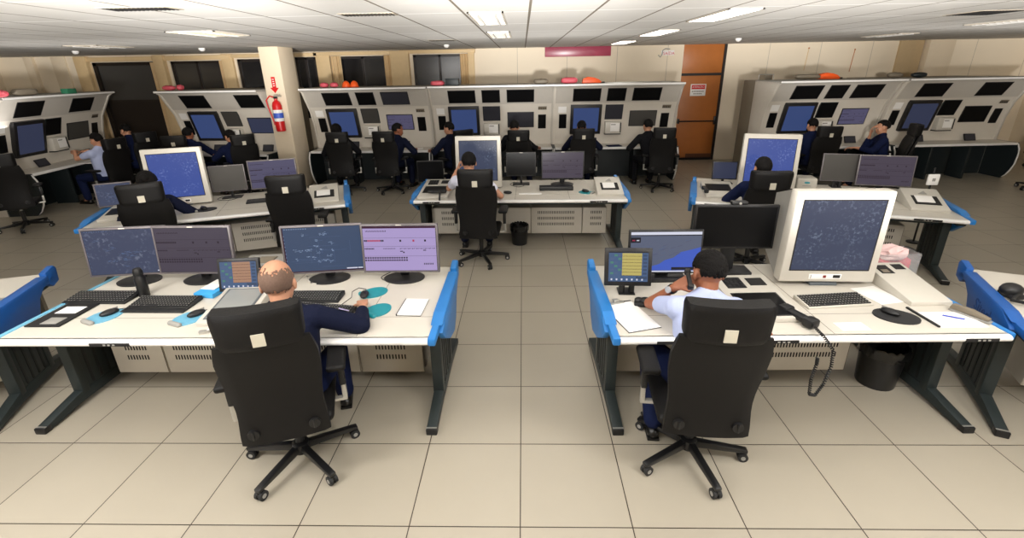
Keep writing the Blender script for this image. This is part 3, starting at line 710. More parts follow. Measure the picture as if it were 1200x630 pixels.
def mouse_rest(label, x, y, deg, col='palebl', z=.74, grey=True, s=1):
    t = thing('mouse_mat', label, 'mouse pad', (x, y, z), R(deg), 'gel mouse pads')
    b = MB(); n = 28; pts = []
    for i in range(n):
        a = 2*pi*i/n; pts.append((.10*s*cos(a), .125*s*sin(a)*(1 if sin(a) > 0 else .9)))
    b.prism(pts, 0, .006, M[col], 'z'); b.build('mat_surface', t)
    b = MB(); b.capsule((-.045*s, -.10*s, .008), .018, (.045*s, -.10*s, .008), .018, M['greypl' if grey else col]); b.build('wrist_rest', t)
    return t
def box_thing(name, label, cat, x, y, deg, dims, m, z=.74, bev=.005, group=None, extra=None):
    b = MB(); w, d, h = dims; b.box(-w/2, w/2, -d/2, d/2, 0, h, m, bev=min(bev, h/3))
    if extra: extra(b)
    o = b.build(name, loc=(x, y, z), rz=R(deg)); return tag(o, label, cat, group)
def strip_box(label, x, y, deg, w=.38, d=.40, h=.13, z=.74, solid=False):
    """sloping cream console box with a dark paper recess"""
    t = thing('flight_strip_printer', label, 'printer', (x, y, z), R(deg), 'sloping cream strip printer boxes')
    b = MB(); b.prism([(-d/2, 0), (-d/2, .03), (d/2, h), (d/2, 0)], -w/2, w/2, M['creampl'], 'x', bev=.005); b.build('case', t)
    sl = math.atan2(h-.03, d); T = Tr(0, -d/2, .03, rx=sl); L = math.hypot(d, h-.03)
    b = MB(T)
    if solid:
        b.box(-w*.36, -w*.02, L*.70, L*.92, -.002, .002, M['hole']); b.box(w*.12, w*.40, L*.80, L*.94, -.002, .002, M['hole']); b.box(-w*.3, -w*.12, L*.72, L*.80, .001, .003, M['taupe'])
        b.build('recess', t)
    else:
        b.box(-w*.32, w*.36, L*.20, L*.62, -.002, .002, M['hole']); b.build('recess', t)
        b = MB(T); b.box(-w*.24, w*.22, L*.30, L*.60, .002, .010, M['white'], bev=.002); b.build('paper', t)
        b = MB(T); b.prism([(-w*.10, L*.70), (w*.14, L*.70), (w*.1, L*.86), (w*.02, L*.80)], .0015, .006, M['greypl'], 'z'); b.build('latch', t)
    return t
def waste_bin(label, x, y, r=.15, h=.32):
    t = thing('waste_bin', label, 'bin', (x, y, 0), 0, 'black waste bins')
    b = MB(); b.lathe([(r*.82, 0), (r*.85, .01), (r, h), (r*.97, h), (r*.80, .02)], M['bin'], 28); b.build('bucket', t)
    b = MB(); n = 36; vs = []; fs = []
    for j, (rr, zz) in enumerate(((r*.93, h-.04), (r*1.0, h+.012), (r*1.04, h-.005), (r*1.03, h-.07))):
        for i in range(n): k = 1+.025*sin(i*2.7)+.02*sin(i*5.1+1); vs.append((rr*k*cos(2*pi*i/n), rr*k*sin(2*pi*i/n), zz+.008*sin(i*3.3)))
    for j in range(3):
        for i in range(n): fs.append((j*n+i, j*n+(i+1) % n, (j+1)*n+(i+1) % n, (j+1)*n+i))
    b.add(vs, fs, mat('bin_liner', (18, 18, 18), .18)); b.build('bin_liner', t)
    return t
# ------------------------------------------------------------------ wall consoles
PR = [(.52, .76), (.47, 1.2), (.39, 1.5), (.32, 1.61), (.14, 1.90), (.06, 1.955), (.02, 1.99)]
def py_(z):
    for (y0, z0), (y1, z1) in zip(PR, PR[1:]):
        if z <= z1: return y0+(y1-y0)*(z-z0)/(z1-z0)
    return PR[-1][0]
def console(label, x, y, deg, mid=True, crt_kind='plain', wide='dusk', small='grey', uppers=('off', 'off', 'off'), rear=.5, second_label=False, labcol='greypl', box=True, Wd=2.6):
    t = thing('radar_console', label, 'control console', (x, y, 0), R(deg), 'built-in radar consoles along the walls')
    lower = [(.52, .72)]+PR[:4]+[(.9, 1.61), (.9, .72)]
    b = MB(); b.prism(lower, .04, Wd-.04, M['consl'], 'x'); b.build('lower_body', t)
    upper = [PR[3], PR[4], PR[5], (.9, 1.955), (.9, 1.61)]
    b = MB(); b.prism(upper, .04, Wd-.04, M['consu'], 'x')
    b.build('upper_body', t)
    b = MB(); b.prism([(.0, 1.955), (.0, 2.0), (.92, 2.0), (.92, 1.955)], 0, Wd, M['greypl'], 'x', bev=.008); b.prism([(-.012, 1.965), (-.012, 1.992), (.0, 1.997), (.0, 1.96)], 0, Wd, M['edge'], 'x'); b.build('top_ledge', t)
    if rear: b = MB(); b.box(.02, Wd-.02, .92, .92+rear, 0, 1.99, M['taupe'], bev=.01); b.build('rear_cabinet', t)
    for xx in (0, Wd-.04):
        b = MB(); pl = [(.46, .74)]+[(p-.03, z) for p, z in PR]+[(.92, 1.985), (.92, 0), (.60, 0), (.60, .74)]
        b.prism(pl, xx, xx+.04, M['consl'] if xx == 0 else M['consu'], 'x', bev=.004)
        q = [(.02, .74), (-.05, .55), (-.04, .30), (.06, .08), (.14, 0), (.62, 0), (.62, .74)]
        b.prism(q, xx, xx+.04, M['consd'], 'x'); 
        b.tube([(xx+.02, yy, zz) for yy, zz in [(.02, .72), (-.04, .62), (-.055, .48), (-.045, .32), (0, .18), (.06, .08), (.14, .02)]], .014, M['edge'])
        b.build('side_panel', t)
    b = MB(); b.box(.04, Wd-.04, .02, .56, .70, .74, M['top']); b.box(.04, Wd-.04, .0, .03, .695, .742, M['edge'], bev=.008); b.build('worktop', t)
    b = MB(); b.box(.04, Wd-.04, .62, .66, .0, .70, M['consd']); b.build('kick_panel', t)
    for u in (.9, 1.7):
        b = MB(); b.box(u, u+.05, .12, .5, 0, .70, M['consd'], bev=.006); b.build('support', t)
    def screen(name, x0, x1, z0, z1, kind, off=.006, fr=.015, m=None, bow=0):
        n = Vector((0, -(z1-z0), (py_(z1)-py_(z0)))).normalized(); n = -n if n.y > 0 else n
        A = Vector(((x0+x1)/2, py_(z0), z0)); up = (Vector(((x0+x1)/2, py_(z1), z1))-A); L = up.length; up.normalize()
        T = Matrix((Vector((1, 0, 0)), -n, up)).transposed().to_4x4(); T.translation = A
        b = MB(T); w = x1-x0; b.box(-w/2, w/2, -off, .02, 0, L, m or M['darkbezel'], bev=.003)
        o = b.build(name, t)
        b = MB(T @ Tr(0, -off-.001, fr)); scr_content(b, w-2*fr, L-2*fr, kind, random.Random(int(x*31+x0*100))); b.build('screen', o)
        return T
    screen('upper_screen', .40, .97, 1.645, 1.905, uppers[0])
    if mid: screen('upper_screen', 1.10, 1.48, 1.645, 1.905, uppers[1])
    screen('upper_screen', 1.62, 2.19, 1.645, 1.905, uppers[2])
    screen('radar_screen', .37, 1.02, .97, 1.58, crt_kind, off=.05, fr=.06)
    screen('small_screen', 1.10, 1.47, 1.26, 1.57, small, fr=.012, m=M['consd'])
    screen('wide_screen', 1.62, 2.19, 1.11, 1.44, wide, fr=.016)
    for (x0, x1) in ((.13, .29), (2.28, 2.45))[:2 if Wd > 2.5 else 1]:
        screen('phone_recess', x0, x1, 1.08, 1.38, 'off', off=.004, fr=.01, m=M['hole'])
    T = None
    b = MB(); z0, z1 = 1.41, 1.54; b.quad([(.11, py_(z0)-.006, z0), (.28, py_(z0)-.006, z0), (.28, py_(z1)-.006, z1), (.11, py_(z1)-.006, z1)], M['white'])
    for k in range(4): b.quad([(.14+k*.03, py_(1.45)-.008, 1.45), (.16+k*.03, py_(1.45)-.008, 1.45), (.16+k*.03, py_(1.475)-.008, 1.475), (.14+k*.03, py_(1.475)-.008, 1.475)], M[labcol])
    b.build('number_plate', t)
    if Wd > 2.5:
     b = MB(); z0, z1 = 1.48, 1.55; b.quad([(2.28, py_(z0)-.006, z0), (2.46, py_(z0)-.006, z0), (2.46, py_(z1)-.006, z1), (2.28, py_(z1)-.006, z1)], M['taupe'])
     for k in range(6): b.box(2.29+k*.028, 2.30+k*.028, py_(1.52)-.012, py_(1.52)-.007, 1.49, 1.54, M['hole'])
     b.build('speaker_grille', t)
    # small panels standing at the back of the worktop
    for (u, ww) in ((.82, .26), (1.95, .24)):
        b = MB(Tr(u, .40, .742, rx=-R(25))); b.box(-ww/2, ww/2, 0, .02, 0, .15, M['blackp'], bev=.004); b.box(-ww/2+.015, ww/2-.015, -.001, .0, .015, .135, M['screenglow']); b.build('key_panel', t)
    if box:
        o = MB(); o.box(-.17, .17, -.12, .0, 0, .25, M['creampl'], bev=.012); o.box(-.06, .13, -.123, -.12, .05, .22, M['white']); o.box(-.05, .05, -.126, -.123, .18, .2, M['greypl']); o.box(.145, .168, -.124, -.12, .02, .23, M['blackp'])
        o.box(-.17, .17, -.10, .04, -.02, .0, M['blackp'])
        ob = o.build('strip_printer', t); ob.location = (1.28, py_(1.1)-.0, .97)
    return t
# ------------------------------------------------------------------ people (seated figures)
def ik(a, b, l1, l2, pole):
    a = Vector(a); b = Vector(b); d = b-a; L = min(d.length, (l1+l2)*.995); d.normalize()
    x = (l1*l1-l2*l2+L*L)/(2*L); h = math.sqrt(max(0, l1*l1-x*x))
    p = Vector(pole); p = (p-d*p.dot(d)).normalized()
    return a+d*x+p*h, a+d*L
def hand(b, wr, d, n, m, curl=.4, side=1, k=1.0, grip=False):
    """palm + 4 fingers + thumb; d = finger direction, n = palm normal (fingers curl towards n)"""
    d = Vector(d).normalized(); n = Vector(n); n = (n-d*n.dot(d)).normalized(); s = d.cross(n)*side
    wr = Vector(wr)
    for q in (-.028, -.010, .010, .028): b.capsule(wr+s*q*.7*k, .015*k, wr+d*.085*k+s*q*k, .0125*k, m, 10)
    for q, L in ((-.031, .060), (-.0105, .078), (.0105, .082), (.031, .072)):
        p = wr+d*.088*k+s*q*k; a = curl
        for seg, ll, r0, r1 in ((0, .42, .0098, .009), (1, .32, .009, .0082), (2, .26, .0082, .0072)):
            dd = d*cos(a)+n*sin(a); p2 = p+dd*L*ll*k*1.15; b.capsule(p, r0*k, p2, r1*k, m, 8); p = p2; a += curl*1.1
    p = wr+d*.025*k+s*.032*k; dd = (d*.62+s*.62+n*.35).normalized(); p2 = p+dd*.045*k; b.capsule(p, .014*k, p2, .0115*k, m, 8)
    dd = (d*.85+s*.15+n*.5).normalized(); b.capsule(p2, .0115*k, p2+dd*.035*k, .009*k, m, 8)
def person(label, x, y, deg, lean=8, side_lean=0, hipz=.55, head_yaw=0, head_pitch=10, head_roll=0, rh=(.22, .42, .76), lh=(-.22, .42, .76), rpole=(.7, -.3, -.6), lpole=(-.7, -.3, -.6),
           cloth='navy', trousers='navy', sleeve='long', hair='short', haircol='hair', skin='skin', vox=.012, knee=.16, fist=(.5, .5), rhand=None, lhand=None, patch=False, feet=.0, collar=None, hs=1.09, curls=(.35, .35), tw=0, watch=False, feetback=0.0):
    t = thing('person', label, 'person', (x, y, 0), R(deg)); t.scale = (1, 1, 1)
    cm, tm, sk, hm = M[cloth], M[trousers], M[skin], M[haircol]
    a = R(lean); sl = R(side_lean); H = Vector((0, 0, hipz)); ax = Vector((sin(sl), sin(a), cos(a)*cos(sl))).normalized()
    Sc = H+ax*.47
    w = R(tw); rt = Vector((cos(w), sin(w), 0))
    shR = Sc+rt*.175+Vector((0, 0, -.02)); shL = Sc-rt*.175+Vector((0, 0, -.02))
    neck = Sc+ax*.05; nd = (ax+Vector((0, .25, .4))).normalized(); hc = neck+nd*.145
    Q = Euler((-R(head_pitch), R(head_roll), R(head_yaw)), 'YXZ').to_matrix().to_4x4(); HT = Matrix.Translation(hc) @ Q @ Matrix.Scale(hs, 4)
    eR, wR = ik(shR, rh, .29, .265, rpole); eL, wL = ik(shL, lh, .29, .265, lpole)
    kn = [Vector((s*knee, .43, hipz-.03)) for s in (-1, 1)]; an = [Vector((s*knee*1.05, .40-feetback, .09)) for s in (-1, 1)]
    an[0].y += feet; an[1].y -= feet*.3
    hp = [Vector((s*.09, .0, hipz)) for s in (-1, 1)]
    # ---- continuous body
    b = MB()
    def torso(b, m, e):
        b.ball(H+Vector((0, 0, .0)), (.165+e, .125+e, .12+e), m); b.capsule(H+Vector((0, 0, .02)), .135+e, H+ax*.2, .125+e, m, 16)
        for q in (-.07, .07): b.capsule(H+ax*.12+rt*q*.6, .105+e, H+ax*.36+rt*q, .105+e, m, 14)
        b.capsule(shL+Vector((0, 0, -.01)), .062+e, shR+Vector((0, 0, -.01)), .062+e, m, 14)
        b.capsule(Sc-rt*.10+Vector((0, 0, -.01)), .05+e, neck+Vector((0, 0, .02)), .045+e, m); b.capsule(Sc+rt*.10+Vector((0, 0, -.01)), .05+e, neck+Vector((0, 0, .02)), .045+e, m)
    torso(b, sk, -.016)
    b.capsule(neck-ax*.03, .058, hc-Q.to_3x3() @ Vector((0, .015, .05)), .055, sk, 14)
    # head
    b.ball((0, -.012, .028), (.077, .097, .092), sk, T=HT, n=18); b.ball((0, .02, -.045), (.060, .070, .068), sk, T=HT, n=16)
    b.ball((0, .062, -.085), (.026, .022, .022), sk, T=HT); b.ball((0, .078, .012), (.05, .02, .014), sk, T=HT)
    b.add(*nose_mesh(), sk, T=HT)
    for s in (-1, 1):
        b.ball((s*.080, -.006, -.012), (.010, .018, .031), sk, T=HT, n=10); b.ball((s*.045, .055, -.03), (.022, .028, .026), sk, T=HT)
    b.ball((0, .088, -.058), (.024, .012, .010), sk, T=HT)
    for sh, el, wr in ((shR, eR, wR), (shL, eL, wL)):
        b.capsule(sh, .050, el, .040, sk); b.capsule(el, .040, wr, .026, sk)
    fz = 1.15 if vox > .009 else 1.0
    for wr, el, s, hd, cu in ((wR, eR, 1, rhand, curls[0]), (wL, eL, -1, lhand, curls[1])):
        fd = (wr-el).normalized(); d, n = hd if hd else ((fd.x, fd.y+.3, min(fd.z, -.12)), (0, .1, -1))
        hand(b, wr+fd*.01, d, n, sk, cu, side=s*1, k=fz)
    for h_, k_, n_ in zip(hp, kn, an): b.capsule(h_, .08, k_, .055, sk); b.capsule(k_, .055, n_, .04, sk); b.capsule(n_, .04, n_+Vector((0, .10, -.05)), .03, sk)
    body = remeshed(b, 'body', t, vox, 3)
    # ---- clothes
    e = .016
    b = MB(); torso(b, cm, e)
    for sh, el, wr in ((shR, eR, wR), (shL, eL, wL)):
        if sleeve == 'long': b.capsule(sh, .070, el, .063, cm, 14); b.capsule(el, .063, wr-(wr-el).normalized()*.085, .044, cm, 14)
        else: b.capsule(sh, .068, sh+(el-sh)*.55, .060, cm, 14)
    remeshed(b, 'jacket' if sleeve == 'long' else 'shirt', t, max(vox, .009), 5)
    b = MB(); b.ball(H+Vector((0, .0, -.02)), (.185, .145, .115), tm)
    for h_, k_, n_ in zip(hp, kn, an): b.capsule(h_+Vector((0, 0, 0)), .10, k_, .074, tm, 14); b.capsule(k_, .074, n_+Vector((0, 0, .03)), .062, tm, 14)
    remeshed(b, 'trousers', t, max(vox, .010), 5)
    for n_ in an:
        b = MB(); b.capsule(n_+Vector((0, -.03, -.045)), .042, n_+Vector((0, .17, -.055)), .034, M['shoe']); b.box(n_.x-.04, n_.x+.04, n_.y-.07, n_.y+.20, 0, .02, M['shoe'], bev=.008); b.build('shoe', t)
    # collar
    b = MB(); b.lathe([(.068, -.03), (.066, .02), (.060, .021), (.060, -.03)], M[collar] if collar else cm, 18, T=Matrix.Translation(neck+ax*.01) @ ax.to_track_quat('Z', 'Y').to_matrix().to_4x4()); b.build('collar', t)
    # hair
    b = MB(); bm = bmesh.new(); bmesh.ops.create_icosphere(bm, subdivisions=5 if vox < .01 else 4, radius=1)
    rr = random.Random(int(x*100)); kill = []
    th = {'short': .008, 'bald': .003, 'long': .022, 'bun': .016}[hair]
    for v in bm.verts:
        c = v.co.normalized(); keep = True
        front = c.y > .35 and c.z < .55 or (c.y > -.05 and c.z < -.05) or c.z < -.62
        if hair == 'short': j = rr.gauss(0, .035); front = (c.y > .42 and c.z < .5+j) or (c.y > .0+j and c.z < -.02+j) or c.z < -.55+j or (abs(c.x) > .75 and c.z < -.1+j and c.y > -.3)
        if hair == 'long': front = (c.y > .3 and c.z < .5) or (c.y > .1 and c.z < .0)
        if hair == 'bald': lim = .42-.5*max(0, c.y+.4)-.25*max(0, .35-abs(c.x)); front = c.z > lim+.12+rr.gauss(0, .13) or c.y > .35 or (c.y > 0 and c.z < -.1) or c.z < -.72+rr.gauss(0, .06)
        if front: kill.append(v)
        k = 1+rr.uniform(-.02, .03)*(1 if hair != 'bald' else .3)
        v.co = Vector((c.x*(.077+th)*k, -.012+c.y*(.097+th)*k, .028+c.z*(.092+th*(1.0 if hair != 'bald' else .6))*k))
    bmesh.ops.delete(bm, geom=kill, context='VERTS')
    b.addbm(bm, hm, T=HT)
    if hair == 'long':
        for q in (-.05, -.02, .02, .05): b.capsule(HT @ Vector((q, -.075, .0)), .035, HT @ Vector((q*1.1, -.085, -.15)), .022, hm)
    if hair == 'bun': b.ball((0, -.125, .03), .042, hm, T=HT)
    ho = b.build('hair', t)
    md = ho.modifiers.new('thickness', 'SOLIDIFY'); md.thickness = th+.006; md.offset = -1
    # face details
    for s in (-1, 1):
        b = MB(HT); b.ball((s*.031, .079, -.004), (.013, .008, .009), M['eye'], n=10); b.ball((s*.031, .0865, -.004), (.005, .003, .005), M['hair'], n=8); b.build('eye', t)
        b = MB(HT); b.capsule((s*.018, .092, .018), .0035, (s*.046, .084, .019), .0025, hm, 8); b.build('eyebrow', t)
    b = MB(HT); b.ball((0, .096, -.060), (.022, .006, .005), M['lip'], n=12); b.build('mouth', t)
    if patch:
        c = shR.lerp(eR, .55); o_ = Vector((.0, -.066, .02)); b = MB(); u = (eR-shR).normalized(); v_ = Vector((u.y, -u.x, .3)).normalized()
        nn = u.cross(v_).normalized(); nn = nn if nn.z > 0 else -nn
        b.box(-.03, .03, -.02, .02, -.002, .002, mat('badge', (170, 160, 200), .6, noise=.3, scale=80), bev=.001, T=Matrix.Translation(c+(nn)*.072) @ Matrix((u, nn.cross(u), nn)).transposed().to_4x4()); b.build('arm_badge', t)
    if watch:
        wd = (wL-eL).normalized(); c = wL-wd*.03; Qw = wd.to_track_quat('Z', 'Y').to_matrix().to_4x4(); Qw.translation = c
        b = MB(Qw); b.lathe([(.033, -.011), (.034, .011), (.031, .011), (.030, -.011)], M['blackp'], 20); wb = b.build('watch_strap', t)
        dn = Vector((-.2, -.75, .62)); dn = (dn-wd*dn.dot(wd)).normalized(); b = MB(); b.cyl(c+dn*.030, c+dn*.042, .021, M['watch'], n=20); b.build('watch_face', wb)
    return t, dict(wR=wR, wL=wL, head=hc, HT=HT)
def nose_mesh():
    vs = [(-.010, .080, .012), (.010, .080, .012), (-.017, .082, -.036), (.017, .082, -.036), (0, .113, -.031), (0, .094, .012)]
    return vs, [(0, 5, 4, 2), (5, 1, 3, 4), (2, 4, 3), (0, 2, 3, 1), (0, 1, 5)]
# ------------------------------------------------------------------ consoles along the walls (big things first)
console('radar console left of the three along the back wall, beside the cream column', -4.506, 7.53, -1.2, crt_kind='plain', wide='stripm', small='grey', uppers=('off', 'off', 'glow'))
console('middle radar console of the three along the back wall', -1.92, 7.62, .3, crt_kind='plain', wide='glow', small='glow')
console('radar console of the back wall nearest the brown door', .665, 7.6, -1.2, crt_kind='plain', wide='grey', small='glow', labcol='greypl')
console('right-hand radar console beside the taupe cabinet end, black upper screens', 4.93, 7.15, 4, crt_kind='plain', wide='stripm', small='off', rear=.5, Wd=2.5)
console('radar console at the far right edge with a dark wide screen', 7.46, 7.30, 3, mid=False, crt_kind='dusk', wide='off', small='off', rear=.9)
console('radar console left of the column under the dark windows', -7.40, 7.42, -6, mid=False, crt_kind='plain', wide='dusk', small='grey', rear=.9, Wd=2.22)
console('radar console at the far left, turned sideways to the room', -8.45, 5.45, 96, mid=False, crt_kind='dusk', wide='grey', small='off', rear=.5)
# ------------------------------------------------------------------ desks
CABS = [(.15, .55, [(.26, .44)]), (.56, 1.30, [(.64, 1.2)]), (1.31, 2.08, [(1.42, 1.98)]), (2.09, 2.58, [(2.22, 2.46)])]
FL = (-3.33, .07); FR = (.62, .07)
desk('long white desk in the left foreground with a blue end panel on its right', FL, 0, 2.76, capL=False, cabs=CABS, sockets=[(.62, .26)], seams=(1.55, 2.3), stripL=True)
desk('white desk in the right foreground carrying the big cream radar display', FR, .6, 2.36, capR=False, cabs=[(.12, .55, []), (.56, 1.86, [(1.05, 1.78)])], sockets=[(.22, .3), (.88, .2), (2.08, .2)], seams=(1.32,))
desk('white desk in the centre of the room with a blue end on each side', (-1.38, 3.40), -1, 2.72, cabs=[(.10, .55, [(.24, .44)]), (.80, 1.50, []), (1.51, 2.22, [(1.60, 2.12)]), (2.23, 2.56, [(2.34, 2.5)])], sockets=[(.12, .22), (2.25, .22)], seams=(1.3, 2.0))
desk('angled white desk in the middle left with a slatted cream cabinet underneath', (-4.80, 2.33), 20, 2.75, cabs=CABS, sockets=[(2.3, .2)], seams=(1.3,))
desk('angled white desk in the middle right behind the big cream display', (2.14, 3.22), -19, 2.68, cabs=[(.1, 1.2, []), (1.21, 1.9, []), (1.91, 2.36, [(2.08, 2.28)])], sockets=[(.1, .25), (2.2, .25)], depth=1.42, seams=(1.3,))
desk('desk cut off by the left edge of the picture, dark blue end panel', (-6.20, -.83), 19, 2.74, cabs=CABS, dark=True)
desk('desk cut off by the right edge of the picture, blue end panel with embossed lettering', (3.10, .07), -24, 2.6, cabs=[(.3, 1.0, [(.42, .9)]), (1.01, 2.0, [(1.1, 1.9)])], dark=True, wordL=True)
# ------------------------------------------------------------------ chairs
chair('black high-backed chair of the bald man in the left foreground', -1.385, -.12, 19, 35)
chair('black high-backed chair of the man on the phone in the right foreground', 1.05, -.08, -5, 64)
chair('black chair of the man in the white shirt at the centre desk', -.51, 3.20, -2, 4)
chair('black chair at the left middle desk with a dark-haired person in it', -4.18, 2.62, 32, 10)
chair('empty black chair at the left middle desk, beside the cream strip printer box', -2.70, 3.0, 14, 20)
chair('black chair at the right middle desk with pale patch on its headrest', 2.72, 2.92, -6, 30)
G2 = 'chairs at the radar consoles'
chair('black chair of the person in dark clothes next to the column', -3.55, 6.95, 8, 10, group=G2)
chair('black chair with a man leaning right, at the left of the three back consoles', -2.62, 6.95, 0, 30, group=G2)
chair('black chair at the middle back console, left of the central radar display', -1.30, 6.95, 40, 0, group=G2)
chair('black chair at the middle back console with a small white mark on its headrest', -.02, 6.85, -6, 15, group=G2)
chair('black chair in front of the blue screen of the console near the brown door', 1.18, 6.95, -2, 5, group=G2)
chair('black chair nearest the brown door, on dark castors', 2.72, 6.9, -10, 22, group=G2)
chair('black chair at the console beside the taupe cabinet end, pale patch on its headrest', 5.62, 6.75, -4, 8, group=G2)
chair('black chair turned sideways under the person holding a hand to the face', 6.95, 6.7, 70, 12, group=G2)
chair('chair half cut off by the right edge of the picture near the far console', 9.75, 6.5, -20, 40, group=G2)
chair('empty black chair near the left edge of the picture, seen from behind', -8.05, 4.72, 38, 18, group=G2)
chair('black chair of the man in the pale blue shirt at the far left console', -7.78, 6.28, 78, 0, group=G2)
chair('black chair of the man in navy leaning towards the far left console', -7.88, 7.3, 60, 30, group=G2)
chair('black chair left at the console under the dark windows, seen from behind', -6.65, 6.75, 20, 0, group=G2)
chair('black chair on the right at the console under the dark windows, turned left', -5.45, 6.72, 42, 0, group=G2)
# ------------------------------------------------------------------ people
def w2l(o, deg, P): a = R(deg); dx, dy = P[0]-o[0], P[1]-o[1]; return (dx*cos(a)+dy*sin(a), -dx*sin(a)+dy*cos(a), P[2])
o = (-1.38, -.04); dg = 16
person('bald man in a navy jacket using a mouse, seen from behind, left foreground', *o, dg, lean=12, side_lean=-2, hipz=.475, hs=1.19, head_pitch=16, head_yaw=-4, head_roll=-3,
       rh=w2l(o, dg, (-1.085, .455, .785)), lh=w2l(o, dg, (-1.62, .42, .785)), hair='bald', haircol='hairg', skin='skin', vox=.0065, patch=True, rhand=((-.1, .9, -.12), (0, 0, -1)), trousers='navyb', tw=-4, knee=.2, rpole=(.9, -.2, -.5))
o = (1.10, .02); dg = -4
p2, inf = person('man in a pale blue short-sleeved shirt holding a phone to his ear, right foreground', *o, dg, lean=21, side_lean=5, hs=1.14, hipz=.485, head_pitch=22, head_yaw=14, head_roll=6,
       lh=w2l(o, dg, (.99, .30, .985)), rh=w2l(o, dg, (1.45, .38, .79)), lpole=(-.5, .35, -1), cloth='shirt', trousers='navyb', sleeve='short', hair='short', skin='skind', vox=.0065, lhand=((.75, .05, .45), (.3, .25, -.3)), feet=-.12, knee=.22, watch=True, curls=(.35, .65), feetback=.22)
hp = inf['HT'] @ Vector((-.105, .015, -.03))
t = thing('phone_handset', 'black phone handset held to the ear of the man in the right foreground', 'phone', (o[0], o[1], 0), R(dg))
b = MB(Matrix.Translation(hp) @ Euler((R(-62), 0, 0)).to_matrix().to_4x4()); b.box(-.012, .012, -.016, .016, -.07, .05, M['blackp'], bev=.007); b.box(-.018, .018, -.02, .02, .03, .06, M['blackp'], bev=.008); b.box(-.018, .018, -.02, .02, -.085, -.055, M['blackp'], bev=.008); b.build('handset_body', t)
o = (-.60, 3.32); dg = 2
_, inf = person('man in a white short-sleeved shirt at the centre desk with a hand at his ear', *o, dg, lean=9, hipz=.56, head_pitch=8, head_yaw=8, side_lean=-4,
       lh=w2l(o, dg, (-.83, 3.68, 1.08)), rh=w2l(o, dg, (-.36, 3.62, .78)), lpole=(-.6, .2, -1), cloth='shirtw', sleeve='short', hair='short', skin='skin', vox=.0085, lhand=((.35, -.15, .9), (.9, 0, -.1)), curls=(.3, .5))
o = (-4.22, 2.66); dg = 27
person('dark-haired person in navy bent over the left middle desk', *o, dg, lean=18, hipz=.50, head_pitch=25, rh=(.26, .44, .77), lh=(-.2, .44, .77), hair='bun', vox=.011)
o = (2.80, 3.0); dg = -10
person('dark-haired person in blue facing the right middle radar display', *o, dg, lean=6, hipz=.51, head_pitch=8, rh=(.2, .44, .77), lh=(-.2, .44, .77), cloth='navyb', hair='short', vox=.011)
P_ = dict(vox=.014)
person('person in black next to the column, hunched at the first back console', -3.62, 7.05, 12, lean=14, side_lean=-6, hipz=.55, hair='long', cloth='black_cloth', trousers='black_cloth', head_pitch=14, rh=(.2, .4, .78), lh=(-.2, .4, .78), skin='skind', **P_)
person('man in dark navy reaching right at the first back console', -2.60, 7.05, -18, lean=10, side_lean=10, hipz=.56, cloth='navy', head_yaw=-40, head_pitch=6, rh=(.30, .38, .80), lh=(-.42, .30, .80), skin='skind', lpole=(-.6, -.5, -.2), **P_)
person('person in profile at the left of the middle back console', -1.36, 7.0, 48, lean=6, hipz=.56, cloth='navy', head_yaw=10, rh=(.2, .42, .8), lh=(-.2, .42, .8), skin='skin', hair='short', **P_)
person('person in black on the right of the middle back console', -.10, 7.0, -14, lean=8, side_lean=-6, hipz=.57, cloth='black_cloth', rh=(.34, .40, .80), lh=(-.25, .4, .8), head_yaw=10, **P_)
person('person whose dark hair shows before the blue screen near the brown door', 1.18, 7.05, -4, lean=6, hipz=.54, cloth='navy', rh=(.36, .40, .80), lh=(-.2, .4, .8), head_pitch=14, **P_)
person('person in black seated nearest the brown door', 2.56, 7.02, 6, lean=12, side_lean=-5, hipz=.56, cloth='black_cloth', trousers='black_cloth', rh=(.2, .4, .78), lh=(-.3, .38, .78), **P_)
person('person hidden behind the chair at the console beside the taupe cabinet end', 5.60, 6.85, -4, lean=6, side_lean=-5, hipz=.54, cloth='navyb', rh=(.2, .4, .8), lh=(-.2, .4, .8), **P_)
person('person in navy sitting sideways with a hand raised to the face, at the right consoles', 6.80, 6.75, 66, lean=2, hipz=.50, cloth='navyb', trousers='navy', head_yaw=4, rh=(.05, .20, 1.00), lh=(-.22, .42, .80), hair='short', skin='skin', rpole=(.3, .3, -1), rhand=((-.2, .1, .9), (-.3, -.8, 0)), **P_)
person('man in a pale blue short-sleeved shirt in profile at the far left console', -7.93, 6.32, 82, lean=-6, hipz=.53, cloth='shirt', sleeve='short', trousers='navyb', head_pitch=8, rh=(.12, .36, .98), lh=(-.10, .40, 1.0), skin='skin', knee=.13, vox=.011)
person('young man in navy leaning towards the far left console, beside the man in pale blue', -8.02, 7.3, 62, lean=14, hipz=.60, cloth='navyb', trousers='navyb', head_yaw=14, head_pitch=10, rh=(.16, .42, .84), lh=(-.16, .44, .84), skin='skin', vox=.011)
person('person whose head shows above a chair back at the console under the windows', -6.60, 6.9, 10, lean=8, hipz=.54, cloth='navyb', head_pitch=4, rh=(.30, .42, .80), lh=(-.2, .4, .8), skin='skind', **P_)
person('man in navy in profile at the console under the dark windows', -5.60, 6.75, 55, lean=4, hipz=.50, cloth='navyb', head_pitch=6, rh=(.18, .46, .80), lh=(-.18, .46, .80), skin='skin', hair='short', **P_)
